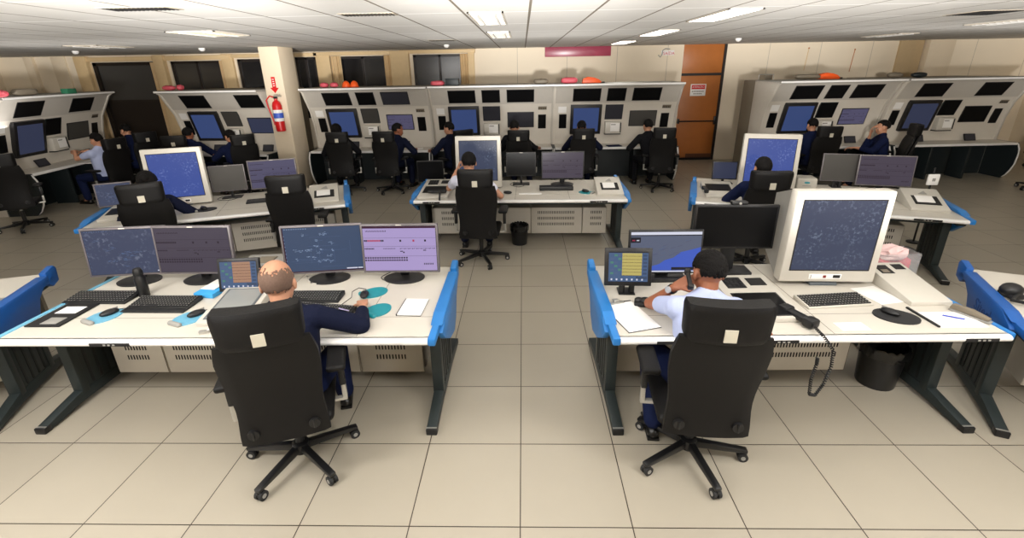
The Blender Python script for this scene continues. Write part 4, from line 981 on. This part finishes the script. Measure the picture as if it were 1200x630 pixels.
# ------------------------------------------------------------------ left foreground desk
lcd('grey-framed monitor with a dark radar picture, leftmost on the left foreground desk', -3.08, .93, 7, .62, .39, 'radard', seed=3, roll=0)
lcd('grey-framed monitor with a dim strip list, second from the left on the left foreground desk', -2.56, .95, 0, .62, .39, 'stripsd', seed=4)
lcd('grey-framed monitor with a slate blue radar picture, right of the bald man', -1.53, .95, 7, .62, .39, 'radar', seed=5)
lcd('grey-framed monitor with a lilac strip list at the right end of the left foreground desk', -.93, .95, 0, .60, .39, 'strips', seed=6)
lcd('small black touch screen with orange rows behind the bald man’s head', -2.06, .66, 4, .30, .245, 'touch', bz=.02, bezel='darkbezel', base='arm', clear=.06, tilt=14, group='touch screens', name='touch_screen', logo=False, seed=9)
keyboard('flat black keyboard beside the folder on the left foreground desk', -3.12, .58, -1, .48, .17)
keyboard('black keyboard with a palm rest in front of the thermos flask', -2.58, .50, -1, .46, .16, rest=True)
keyboard('black keyboard behind the bald man’s right arm, farther one', -1.53, .58, 0, .44, .15)
keyboard('black keyboard half hidden by the bald man’s sleeve, nearer one', -1.38, .37, -10, .44, .15)
t = thing('thermos_flask', 'black thermos flask standing on the left foreground desk', 'flask', (-2.84, .72, .74))
b = MB(); b.lathe([(.036, 0), (.038, .01), (.038, .15), (.03, .165), (.03, .17)], M['blackm'], 22); b.build('bottle_body', t)
b = MB(); b.lathe([(.031, .171), (.032, .175), (.032, .20), (.024, .222), (.01, .226)], M['blackp'], 22); b.build('cap', t)
t = thing('document_folder', 'black open folder with a white sheet on the left end of the foreground desk', 'folder', (-3.185, .42, .74), R(0))
b = MB(); b.box(-.12, .12, -.17, .18, 0, .012, M['blackp'], bev=.003); b.build('cover', t)
b = MB(); b.box(-.07, .08, -.0, .10, .0125, .014, M['white']); b.build('paper_sheet', t)
b = MB(); b.box(-.03, .08, -.15, -.06, .0125, .015, M['greypl'], bev=.0005); b.build('card', t)
mouse_rest('pale blue mouse mat next to the black folder', -2.88, .39, -22, 'palebl', s=.95)
mouse('black mouse on the pale blue mat next to the folder', -2.86, .42, -30, cable=[(.02, .1, .006), (.03, .16, .004)])
mouse_rest('pale blue mouse mat between the keyboard and the slanted tablet', -2.26, .36, -22, 'palebl', s=.95)
mouse('black mouse on the pale blue mat left of the slanted tablet', -2.23, .40, -35, cable=[(.0, .1, .006), (.05, .15, .004), (.0, .2, .004)])
t = thing('tissue_box', 'blue and white card box on the left foreground desk', 'box', (-2.34, .79, .74), R(-8))
b = MB(); b.box(-.08, .08, -.12, .13, 0, .035, M['skyblue'], bev=.003); b.build('carton', t)
b = MB(); b.box(-.075, .04, -.05, .12, .036, .042, M['white'], bev=.002); b.box(-.0, .076, .02, .125, .043, .048, M['white'], bev=.002); b.build('paper_sheets', t)
def panel(label, x, y, deg, w, d, h0, h1, keypad=True, scr=(.12, .55), kind='tablet', plate=True, handle=True):
    t = thing('intercom_panel', label, 'control panel', (x, y, .74), R(deg), 'sloping touch panels set in cream casings')
    b = MB(); b.prism([(-d/2, 0), (-d/2, h0), (d/2, h1), (d/2, 0)], -w/2, w/2, M['creampl'], 'x', bev=.006); b.build('casing', t)
    T = Tr(0, -d/2, h0, rx=math.atan2(h1-h0, d)); L = math.hypot(d, h1-h0)
    b = MB(T); b.box(-w*.40, w*.40, L*scr[0]-.012, L*scr[1]+.012, 0, .004, M['blackp' if kind != 'tablet' else 'base_grey'], bev=.001); fr = b.build('screen_frame', t)
    b = MB(T); b.box(-w*.40+.015, w*.40-.015, L*scr[0], L*scr[1], .004, .0048, M['screenoff'] if kind != 'tablet' else M['glow_tab']); b.build('glass', fr)
    if keypad:
        b = MB(T); b.box(-w*.36, -w*.02, L*.66, L*.92, 0, .006, M['blackp'], bev=.002)
        for i in range(4):
            for j in range(4): b.box(-w*.34+i*w*.08, -w*.34+i*w*.08+w*.055, L*(.675+j*.06), L*(.675+j*.06)+L*.04, .006, .011, M['rubber'], bev=.001)
        b.build('keypad', t)
    if plate: b = MB(T); b.box(w*.08, w*.38, L*.72, L*.90, 0, .004, M['hole'], bev=.001); b.build('speaker_plate', t)
    return t
M['glow_tab'] = mat('tablet_glass', (140, 142, 140), .2, noise=.15, scale=3)
panel('cream panel with a pale tablet screen just left of the bald man', -1.98, .47, 3, .34, .42, .03, .09, keypad=False, scr=(.1, .9), plate=False)
t = thing('desk_clamp', 'small grey metal clamp at the desk edge left of the bald man’s chair', 'clamp', (-2.03, .17, .74), R(20))
b = MB(); b.box(-.03, .03, -.015, .015, 0, .02, M['chrome'], bev=.005); b.cyl((.02, 0, .01), (.06, .02, .035), .012, M['chrome']); b.build('clamp_body', t)
t = thing('desktop_printer', 'low cream printer with a grey lid between the foreground monitors', 'printer', (-2.04, 1.0, .74), R(4))
b = MB(); b.box(-.17, .17, -.12, .15, 0, .15, M['creampl'], bev=.012); b.build('case', t)
b = MB(); b.box(-.165, .165, -.115, .145, .15, .165, M['greypl'], bev=.006); b.box(-.05, .08, -.06, .08, .165, .17, M['taupe'], bev=.002); b.build('lid', t)
mouse_rest('teal mouse mat farther from the bald man’s hand', -1.10, .74, -50, 'teal', grey=False, s=.85)
mouse_rest('teal mouse mat under the bald man’s right hand', -.99, .46, -25, 'teal', grey=False, s=.85)
mouse('black mouse with a looped cable on the farther teal mat', -1.15, .68, 10, cable=[(.0, .1, .006), (-.06, .14, .004), (-.1, .08, .004), (-.09, -.02, .004), (-.14, -.12, .004)])
t = thing('notepad', 'white closed notepad on the right end of the left foreground desk', 'notebook', (-.75, .50, .74), R(-3))
b = MB(); b.box(-.085, .085, -.12, .12, 0, .003, M['blackp'], bev=.001); b.box(-.08, .085, -.118, .118, .003, .014, M['white'], bev=.002); b.box(-.088, -.08, -.12, .12, 0, .012, M['blackp'], bev=.002); b.build('pages', t)
def cable(label, pts, r=.003, m='blackp', cat='cable', z=0):
    c = Vector(pts[0]); b = MB(); P = [Vector(p)-c for p in pts]
    out = []
    for i in range(len(P)-1):
        p0 = P[max(i-1, 0)]; p1 = P[i]; p2 = P[i+1]; p3 = P[min(i+2, len(P)-1)]
        for k in range(6):
            u = k/6; out.append(.5*((2*p1)+(p2-p0)*u+(2*p0-5*p1+4*p2-p3)*u*u+(3*p1-p0-3*p2+p3)*u**3))
    out.append(P[-1]); b.tube(out, r, M[m], 6); return tag(b.build('cable', loc=c), label, cat, 'loose cables on the desks')
cable('thin black cable looping behind the lilac monitor', [(-1.05, 1.1, .76), (-1.12, 1.02, .745), (-1.05, .95, .745), (-.95, 1.02, .745), (-.80, 1.08, .745)])
cable('pale cable bunch on the desk left of the slate blue monitor', [(-1.62, 1.1, .76), (-1.7, 1.0, .745), (-1.6, .9, .745), (-1.5, 1.02, .745), (-1.74, 1.06, .745), (-1.66, .92, .75)], .006, 'creampl')
cable('pale cable behind the dim strip-list monitor', [(-2.62, 1.1, .76), (-2.7, 1.05, .745), (-2.4, 1.0, .745), (-2.34, 1.08, .745)], .005, 'creampl')
# ------------------------------------------------------------------ right foreground desk
lcd('black touch screen with yellow rows at the left end of the right foreground desk', .78, .68, -3, .335, .275, 'touch', bz=.028, bezel='darkbezel', base='arm', clear=.075, tilt=12, group='touch screens', name='touch_screen', logo=False, seed=11)
lcd('black-framed monitor showing a coastline map on the right foreground desk', 1.11, .93, 0, .56, .345, 'map', bz=.014, bezel='darkbezel', base='block', clear=.06, tilt=5, seed=12, logo=False)
lcd('large switched-off black monitor behind the man on the phone', 1.65, 1.04, -2, .62, .35, 'off', bz=.016, bezel='darkbezel', base='block', clear=.22, tilt=0, seed=13, logo=False)
b = MB(); b.box(-.06, .06, -.02, .03, 0, .028, M['blackp'], bev=.008); b.cyl((0, -.024, .014), (0, -.018, .014), .01, M['chrome'])
o = b.build('webcam', loc=(1.66, 1.05, 1.311)); tag(o, 'small black webcam on top of the switched-off black monitor', 'webcam')
crt('large cream radar display, the biggest one, on the right foreground desk', 2.27, .80, -2, 'crtg', w=.68, h=.69, clear=.04, tilt=-1, seed=14)
keyboard('cream keyboard with dark keys in front of the big cream display', 2.19, .47, 6, .47, .17, body='creampl')
b = MB(); n = 30; b.prism([(.13*cos(2*pi*i/n), .10*sin(2*pi*i/n)) for i in range(n)], 0, .01, M['rubber'], 'z'); o = b.build('mouse_mat', loc=(2.46, .34, .74), rz=R(-20)); tag(o, 'black oval mouse mat in front of the big cream display', 'mouse pad', 'gel mouse pads')
mouse('black mouse on the black oval mat', 2.44, .37, 30, z=.752)
strip_box('large cream sloping box at the right end of the right foreground desk', 2.80, .74, 1, w=.28, d=.50, h=.115, solid=True)
panel('cream panel with a keypad and dark touch screen right of the man on the phone', 1.63, .55, 2, .40, .56, .035, .09, scr=(.06, .52), kind='dark')
# bag in a clear box
t = thing('plastic_box', 'clear plastic box of pink bags behind the sloping cream box', 'box', (2.93, 1.10, .742), R(2))
b = MB(); 
for q in ((-.17, -.166, -.09, .09), (.166, .17, -.09, .09), (-.17, .17, -.09, -.086), (-.17, .17, .086, .09)): b.box(q[0], q[1], q[2], q[3], 0, .17, M['clear'])
b.box(-.17, .17, -.09, .09, 0, .004, M['clear']); b.build('box_walls', t)
for (cx, cz, s_, lb) in ((-.08, .06, 1, 'pink crumpled bag in the left half of the clear box'), (.08, .065, 1, 'pink crumpled bag in the right half of the clear box'), (.0, .15, .9, 'pink and white bag on top of the clear box')):
    bm = bmesh.new(); bmesh.ops.create_icosphere(bm, subdivisions=3, radius=1)
    rr = random.Random(int(cx*100+5))
    for v in bm.verts: k = 1+rr.uniform(-.14, .14); v.co = Vector((v.co.x*.078*k*(1.6 if cz > .1 else 1), v.co.y*.078*k, v.co.z*.062*k))
    b = MB(); b.addbm(bm, M['pink'] if cz < .1 else mat('pink_white', (225, 190, 188), .4, noise=.25, scale=18)); o = b.build('snack_bag', loc=(2.93+cx, 1.10, .742+cz), angle=20); tag(o, lb, 'bag', 'pink bags behind the sloping cream box')
# clipboard, phone, papers
t = thing('clipboard', 'white clipboard sheet with a metal clip at the left end of the right foreground desk', 'clipboard', (.735, .37, .742), R(17))
b = MB(); b.box(-.115, .115, -.20, .20, 0, .004, M['blackp'], bev=.001); b.build('board', t)
b = MB(); b.box(-.112, .112, -.198, .18, .0042, .006, M['white']); b.build('paper_sheet', t)
b = MB(); b.box(-.05, .05, .165, .195, .006, .014, M['chrome'], bev=.003); b.cyl((-.02, .19, .016), (.02, .19, .016), .01, M['chrome']); b.box(-.02, .02, .18, .22, .014, .024, M['chrome'], bev=.003); b.build('clip', t)
b = MB(); b.box(-.06, .06, -.05, .05, 0, .03, M['blackp'], bev=.014); b.ball((.02, 0, .035), (.045, .04, .022), M['blackm']); b.ball((-.03, .01, .03), (.03, .03, .018), M['blackm']); o = b.build('phone_cradle', loc=(.86, .53, .74), rz=R(-15)); tag(o, 'glossy black phone cradle beside the clipboard', 'phone')
t = thing('phone_handset', 'black phone handset with a coiled cord, lying in front of the keypad panel', 'phone', (1.80, .30, .745), R(20))
b = MB(Tr(rz=R(-0))); b.box(-.034, .034, -.12, .12, .012, .05, M['blackp'], bev=.014); b.box(-.042, .042, .055, .13, 0, .062, M['blackp'], bev=.018); b.box(-.042, .042, -.13, -.055, 0, .062, M['blackp'], bev=.018); b.build('handset_body', t)
pts = []; A = [Vector(p) for p in [(-.02, -.13, .03), (-.06, -.24, .02), (-.075, -.32, -.02), (-.08, -.335, -.12), (-.10, -.33, -.24), (-.15, -.33, -.31), (-.20, -.33, -.29), (-.215, -.33, -.18), (-.20, -.33, -.08), (-.20, -.325, -.03)]]
A2 = []
for i in range(len(A)-1):
    for k in range(8): A2.append(A[i].lerp(A[i+1], k/8))
b = MB()
fine = []
for i in range(len(A2)-1):
    for k in range(6): fine.append(A2[i].lerp(A2[i+1], k/6))
hel = []
for i, p in enumerate(fine):
    d = (fine[min(i+1, len(fine)-1)]-fine[max(i-1, 0)]).normalized(); a_ = d.cross(Vector((0, 1, .01))).normalized(); c_ = a_.cross(d); th = i*.95
    hel.append(p+.007*(cos(th)*a_+sin(th)*c_))
b.tube(hel, .0042, M['blackp'], 5); b.build('coiled_cord', t)
def sheet(label, x, y, deg, w, d, z=.7405, name='paper_sheet', h=.002, m='white'):
    b = MB(); b.box(-w/2, w/2, -d/2, d/2, 0, h, M[m], bev=min(.0008, h/3)); return tag(b.build(name, loc=(x, y, z), rz=R(deg)), label, 'paper', 'papers on the desks')
sheet('white papers in front of the sloping cream box', 2.78, .30, 1, .30, .20, h=.004)
sheet('white paper partly under the big cream display, right of its keyboard', 2.56, .66, 12, .20, .26)
sheet('small white sheet between the handset and the black mouse mat', 2.10, .22, 2, .18, .10)
b = MB(); b.box(-.008, .008, -.13, .13, 0, .012, M['rubber'], bev=.003); o = b.build('ruler', loc=(2.62, .33, .741), rz=R(2)); tag(o, 'dark ruler lying at the left edge of the white papers', 'ruler')
t = thing('pen', 'blue pen on the white papers', 'pen', (2.80, .32, .7452), R(60)); b = MB(); b.cyl((0, -.06, .005), (0, .05, .005), .004, mat('pen_blue', (40, 70, 190), .3)); b.build('barrel', t); b = MB(); b.cyl((0, .05, .005), (0, .07, .005), .004, M['white'], r1=.001); b.build('tip', t)
t = thing('stapler', 'grey stapler at the right corner of the right foreground desk', 'stapler', (2.93, .34, .741), R(24))
b = MB(); b.box(-.022, .022, -.11, .11, 0, .014, M['greypl'], bev=.004); b.build('base', t)
b = MB(); b.prism([(-.10, .016), (-.10, .032), (.0, .052), (.10, .05), (.11, .016)], -.02, .02, M['taupe'], 'x', bev=.006); b.build('arm', t)
waste_bin('black waste bin with a liner under the right foreground desk', 2.72, .66, .15, .33)
waste_bin('black waste bin under the centre desk', -.03, 3.82, .125, .27)
# ------------------------------------------------------------------ centre desk
crt('cream radar display behind the man in the white shirt on the centre desk', -.585, 4.02, 0, 'crtg', w=.64, h=.70, clear=.02, tilt=4, depth=.42, seed=21)
lcd('small black switched-off monitor next to the central radar display', 0.0, 4.22, 0, .42, .335, 'off', bz=.012, bezel='darkbezel', base='thin', clear=.13, tilt=3, seed=22)
lcd('wide monitor with a dim purple strip list on the centre desk', .585, 4.18, -1, .60, .385, 'stripsd', bz=.016, bezel='darkbezel', base='round', clear=.09, tilt=4, seed=23)
t = thing('control_box', 'long black box in front of the purple strip-list monitor', 'box', (.48, 3.92, .74), 0); b = MB(); b.box(-.23, .23, -.06, .06, 0, .055, M['blackp'], bev=.008); b.build('case', t)
b = MB(); b.box(-.2, .2, -.0625, -.06, .012, .04, M['rubber'], bev=.001); b.build('front_strip', t)
mouse_rest('dark teal mouse mat on the centre desk', .87, 3.74, 60, 'teal', grey=True, s=.85); mouse('black mouse on the dark teal mat of the centre desk', .86, 3.76, 40, m='blackp')
strip_box('cream strip printer box on the right end of the centre desk', 1.17, 3.80, -1, w=.34, d=.46, h=.15)
panel('cream intercom panel with a dark screen on the left end of the centre desk', -1.15, 3.86, 0, .40, .74, .03, .10, scr=(.22, .55), kind='dark')
b = MB(); b.box(-.10, .10, -.05, .05, 0, .02, M['blackp'], bev=.006); b.box(-.12, -.04, -.06, .0, .0, .03, M['blackp'], bev=.01); b.tube([(.02, 0, .02), (.05, -.1, .03), (.06, -.2, .0), (.06, -.235, -.05)], .012, M['blackp']); o = b.build('headset', loc=(-1.1, 3.62, .80)); tag(o, 'black headset with a cable on the left panel of the centre desk', 'headset')
lcd('black switched-off monitor standing behind the left end of the centre desk', -1.33, 4.42, 4, .38, .31, 'off', bz=.008, bezel='darkbezel', base='thin', clear=.02, tilt=-4, seed=24, logo=False)
mouse('small dark mouse beside the white-shirted man’s hand', -.18, 3.72, 80); sheet('yellowish paper strip on the centre desk', .12, 3.70, 0, .30, .07, h=.006)
cable('thin black cable loop under the small black centre monitor', [(-.1, 4.35, .76), (-.16, 4.25, .745), (-.05, 4.1, .745), (.05, 4.2, .745), (0, 4.34, .745)])
b = MB(); b.cyl((0, 0, 0), (0, 0, .07), .035, M['orange'], r1=.04, n=20); tag(b.build('cup', loc=(-3.15, 7.72, .742)), 'orange cup on the worktop of the first back console', 'cup')
# ------------------------------------------------------------------ left middle desk
def at(org, deg, u, v): a = R(deg); return (org[0]+u*cos(a)-v*sin(a), org[1]+u*sin(a)+v*cos(a))
ML = (-4.80, 2.33); m20 = lambda u, v: at(ML, 20, u, v)
crt('cream radar display with a bright blue screen on the left middle desk', *m20(.80, .72), 21, 'crtb', w=.66, h=.70, clear=.02, tilt=5, depth=.4, seed=31)
lcd('small silver-framed grey monitor beside the bright blue radar display', *m20(1.32, .92), 20, .42, .34, 'grey', bz=.012, bezel='silver', base='thin', clear=.10, tilt=4, seed=32)
lcd('wide silver-framed monitor behind the empty chair at the left middle desk', *m20(1.87, .92), 19, .60, .385, 'stripm', bz=.016, bezel='silver', base='round', clear=.09, tilt=4, seed=33)
lcd('small monitor at the left end of the left middle desk', *m20(.08, .82), 28, .38, .29, 'radard', bz=.018, bezel='silver', base='thin', clear=.05, tilt=10, seed=34, logo=False)
strip_box('cream strip printer box on the right end of the left middle desk', *m20(2.50, .40), 20, w=.36, d=.46, h=.15)
mouse_rest('black round mouse mat on the left middle desk', *m20(1.12, .40), -50, 'rubber', s=1.0); mouse('black mouse on the round mat of the left middle desk', *m20(1.10, .42), 60)
keyboard('black keyboard behind the empty chair on the left middle desk', *m20(1.75, .50), 20, .40, .13)
b = MB(); b.box(-.05, .05, -.035, .035, 0, .025, M['blackp'], bev=.01); tag(b.build('phone_cradle', loc=(*m20(.10, .35), .74), rz=R(60)), 'small black phone cradle at the left end of the left middle desk', 'phone')
panel('cream panel at the left end of the left middle desk', *m20(.22, .50), 20, .30, .5, .03, .08, keypad=False, scr=(.3, .7), kind='dark', plate=False)
cable('thin black cable under the small grey monitor of the left middle desk', [(*m20(1.2, 1.0), .76), (*m20(1.15, .9), .745), (*m20(1.3, .8), .745), (*m20(1.42, .92), .745)])
# ------------------------------------------------------------------ right middle desk
MR = (2.14, 3.22); mr = lambda u, v: at(MR, -19, u, v)
crt('cream radar display with a vivid blue screen on the right middle desk', *mr(.84, .74), -16, 'crtb', w=.68, h=.72, clear=.02, tilt=5, depth=.42, seed=41)
lcd('small black monitor at the left end of the right middle desk', *mr(.36, 1.12), -8, .33, .25, 'dusk', bz=.014, bezel='darkbezel', base='thin', clear=.06, tilt=8, seed=42, logo=False)
lcd('grey switched-off silver-framed monitor on the right middle desk', *mr(1.76, 1.26), -14, .44, .36, 'grey', bz=.012, bezel='silver', base='arm', clear=.09, tilt=6, seed=43, logo=False)
lcd('wide silver-framed monitor with a grey-lilac strip list on the right middle desk', *mr(2.24, 1.20), -16, .62, .39, 'stripsd', bz=.016, bezel='silver', base='round', clear=.07, tilt=6, seed=44)
t = thing('label_printer', 'small cream printer beside the vivid blue radar display', 'printer', (*mr(1.33, 1.06), .74), R(-14))
b = MB(); b.box(-.12, .12, -.12, .12, 0, .17, M['creampl'], bev=.02, seg=3); b.build('case', t); b = MB(); b.ball((0, -.121, .115), (.035, .003, .014), mat('teal_button', (60, 150, 160), .4)); b.box(-.05, .05, -.122, -.12, .07, .078, M['greypl']); b.build('front_mark', t)
strip_box('cream strip printer box on the right end of the right middle desk', *mr(2.44, .52), -19, w=.36, d=.46, h=.16)
mouse_rest('teal mouse mat on the right middle desk beside the strip printer box', *mr(2.06, .60), -20, 'teal', s=.85); mouse('dark mouse on the teal mat of the right middle desk', *mr(2.06, .62), -20)
panel('cream intercom panel at the left end of the right middle desk', *mr(.27, .56), -12, .38, .6, .03, .09, scr=(.35, .75), kind='dark', plate=False, keypad=False)
t = thing('phone_handset', 'black phone handset at the front left corner of the right middle desk', 'phone', (*mr(.10, .30), .82), R(-10))
b = MB(); b.box(-.02, .02, -.11, .11, .01, .035, M['blackp'], bev=.01); b.box(-.025, .025, .06, .12, -.01, .035, M['blackp'], bev=.01); b.box(-.025, .025, -.12, -.06, -.01, .035, M['blackp'], bev=.01); b.build('handset_body', t)
# outlet post
t = thing('socket_post', 'white wall socket on a thin black post standing in the right aisle', 'power outlet', (5.33, 3.72, 0))
b = MB(); b.lathe([(.08, 0), (.08, .015), (.012, .02), (.012, 1.02)], M['blackp'], 16); b.build('post', t)
b = MB(); b.box(-.07, .07, -.03, -.005, .80, .94, M['white'], bev=.006); b.box(-.02, .02, -.034, -.029, .85, .89, M['greypl'], bev=.002); b.build('socket_plate', t)
# neighbouring desks at the picture edges
b = MB(); b.box(-.09, .09, -.12, .12, 0, .012, M['greypl'], bev=.003); o = b.build('document_folder', loc=(-3.92, .55, .74), rz=R(10)); tag(o, 'grey folder on the desk cut off by the left edge', 'folder')
b = MB(); b.ball((0, 0, .05), (.07, .06, .05), M['blackp']); b.box(-.05, .05, -.07, .05, 0, .04, M['blackp'], bev=.015); b.tube([(0, -.05, .04), (-.08, -.1, .02), (-.05, -.16, .03), (.04, -.14, .02)], .012, M['blackp']); o = b.build('headset', loc=(3.44, .62, .745)); tag(o, 'black headset on the desk cut off by the right edge', 'headset')
# ------------------------------------------------------------------ things lying on top of the wall consoles
def bag(name, label, x, y, w, h, m, d=.16, z=2.0, cat='bag', deg=0, shape='lump'):
    bm = bmesh.new(); bmesh.ops.create_icosphere(bm, subdivisions=3, radius=1); rr = random.Random(int(x*50))
    for v in bm.verts:
        c = v.co; k = 1+rr.uniform(-.05, .05); e = .62 if shape == 'box' else .85
        q = Vector((math.copysign(abs(c.x)**e, c.x), math.copysign(abs(c.y)**e, c.y), math.copysign(abs(c.z)**e, c.z)))
        v.co = Vector((q.x*w/2*k, q.y*d/2*k, (q.z+1)*h/2*k))
    b = MB(); b.addbm(bm, M[m]); o = b.build(name, loc=(x, y, z), rz=R(deg), angle=60); tag(o, label, cat, 'odds and ends on top of the consoles'); return o
def torch(label, x, y, deg, L=.40, m='orange'):
    t = thing('torch', label, 'torch', (x, y, 2.0), R(deg), 'orange equipment on top of the consoles')
    b = MB(); b.prism([(-L/2, 0), (-L/2+.02, .09), (-L*.2, .125), (L*.12, .11), (L/2-.06, .075), (L/2, .03), (L/2-.02, 0)], -.07, .07, M[m], 'y', bev=.012); b.build('body', t)
    b = MB(); b.box(L/2-.02, L/2+.07, -.03, .03, 0, .03, M['blackp'], bev=.008); b.build('strap', t); return t
bag('bag', 'pink bag on the console beside the column, left one', -4.09, 7.86, .17, .10, 'pink'); bag('bag', 'pink bag on the console beside the column, next to the orange helmets', -3.88, 7.86, .17, .10, 'pink')
for x, l in ((-3.63, 'orange helmet on the console beside the column, left one'), (-3.46, 'orange helmet on the console beside the column, right one')):
    t = thing('helmet', l, 'helmet', (x, 7.86, 2.0), 0, 'orange helmets'); b = MB(); b.lathe([(.085, 0), (.082, .04), (.065, .09), (.035, .12), (.005, .13)], M['orange'], 20); b.build('shell', t); b = MB(); b.lathe([(.1, 0), (.1, .012), (.08, .015)], M['orange'], 20, sy=1.15); b.build('brim', t)
bag('bag', 'pink patterned bag in front of the bright reflecting window', -1.73, 7.9, .28, .10, 'pink', shape='box')
box_thing('radio_set', 'dark box on the middle console below the bright window', 'radio', -1.42, 7.9, 0, (.27, .16, .14), M['consd'], z=2.0)
bag('bag', 'tan bag on the right end of the middle back console', .41, 7.9, .30, .10, 'taupe', shape='box')
bag('bag', 'grey and pink bag at the left of the console near the brown door', .99, 7.9, .34, .12, 'pink', shape='box')
torch('orange case on the console near the brown door', 1.45, 7.9, 0, .40)
bag('bag', 'pink bag on the left end of the console under the windows', -7.30, 7.75, .26, .10, 'pink'); bag('bag', 'small pink bag second from the left end of the console under the windows', -7.08, 7.78, .12, .11, 'pink')
box_thing('small_case', 'green and white box on top of the far left console', 'box', -8.65, 6.9, 95, (.22, .12, .09), mat('green_case', (40, 110, 80), .5), z=2.0)
bag('bag', 'pink bag on the far left console at the picture edge', -8.5, 5.45, .34, .12, 'pink'); bag('bag', 'brown flat bag on the far left console', -8.75, 6.15, .42, .12, 'taupe', shape='box', deg=90)
bag('bottle_bag', 'grey-brown roll on the console beside the taupe cabinet end', 5.85, 7.95, .50, .10, 'taupe', shape='box')
torch('orange case on the right-hand console next to the grey roll', 6.30, 8.0, 0, .42)
bag('cap', 'dark cap on the right consoles, left one', 7.60, 7.95, .30, .11, 'taupe', cat='cap'); bag('cap', 'dark cap on the right consoles, right one', 8.08, 7.95, .30, .10, 'consd', cat='cap')
t = thing('wire_tray', 'thin wire tray on the taupe cabinet end', 'tray', (5.25, 8.45, 1.99)); b = MB(); b.tube([(-.15, 0, 0), (-.15, 0, .11), (.16, 0, .11), (.16, 0, 0)], .008, M['chrome']); b.build('wire_frame', t); b = MB(); b.box(.0, .15, .02, .05, 0, .1, M['taupe'], bev=.004); b.build('tray_back', t)
b = MB(); b.cyl((0, 0, 0), (0, 0, .11), .03, M['clear'], n=18); b.cyl((0, 0, .11), (0, 0, .15), .026, M['clear'], r1=.012, n=18); b.cyl((0, 0, .15), (0, 0, .168), .014, M['white'], n=12); o = b.build('water_bottle', loc=(6.28, 7.52, .742)); tag(o, 'clear plastic water bottle on the worktop of the right-hand console', 'bottle')
for (x, y, w, l, m) in ((1.95, 7.72, .3, 'blue folder on the worktop of the console near the brown door', 'navyb'), (-2.2, 7.68, .2, 'pale papers at the right end of the first back console', 'white'), (-8.35, 6.5, .25, 'white papers on the worktop of the far left console', 'white')):
    box_thing('document_folder', l, 'folder', x, y, 10, (w, .2, .012), M[m], z=.742, bev=.002)
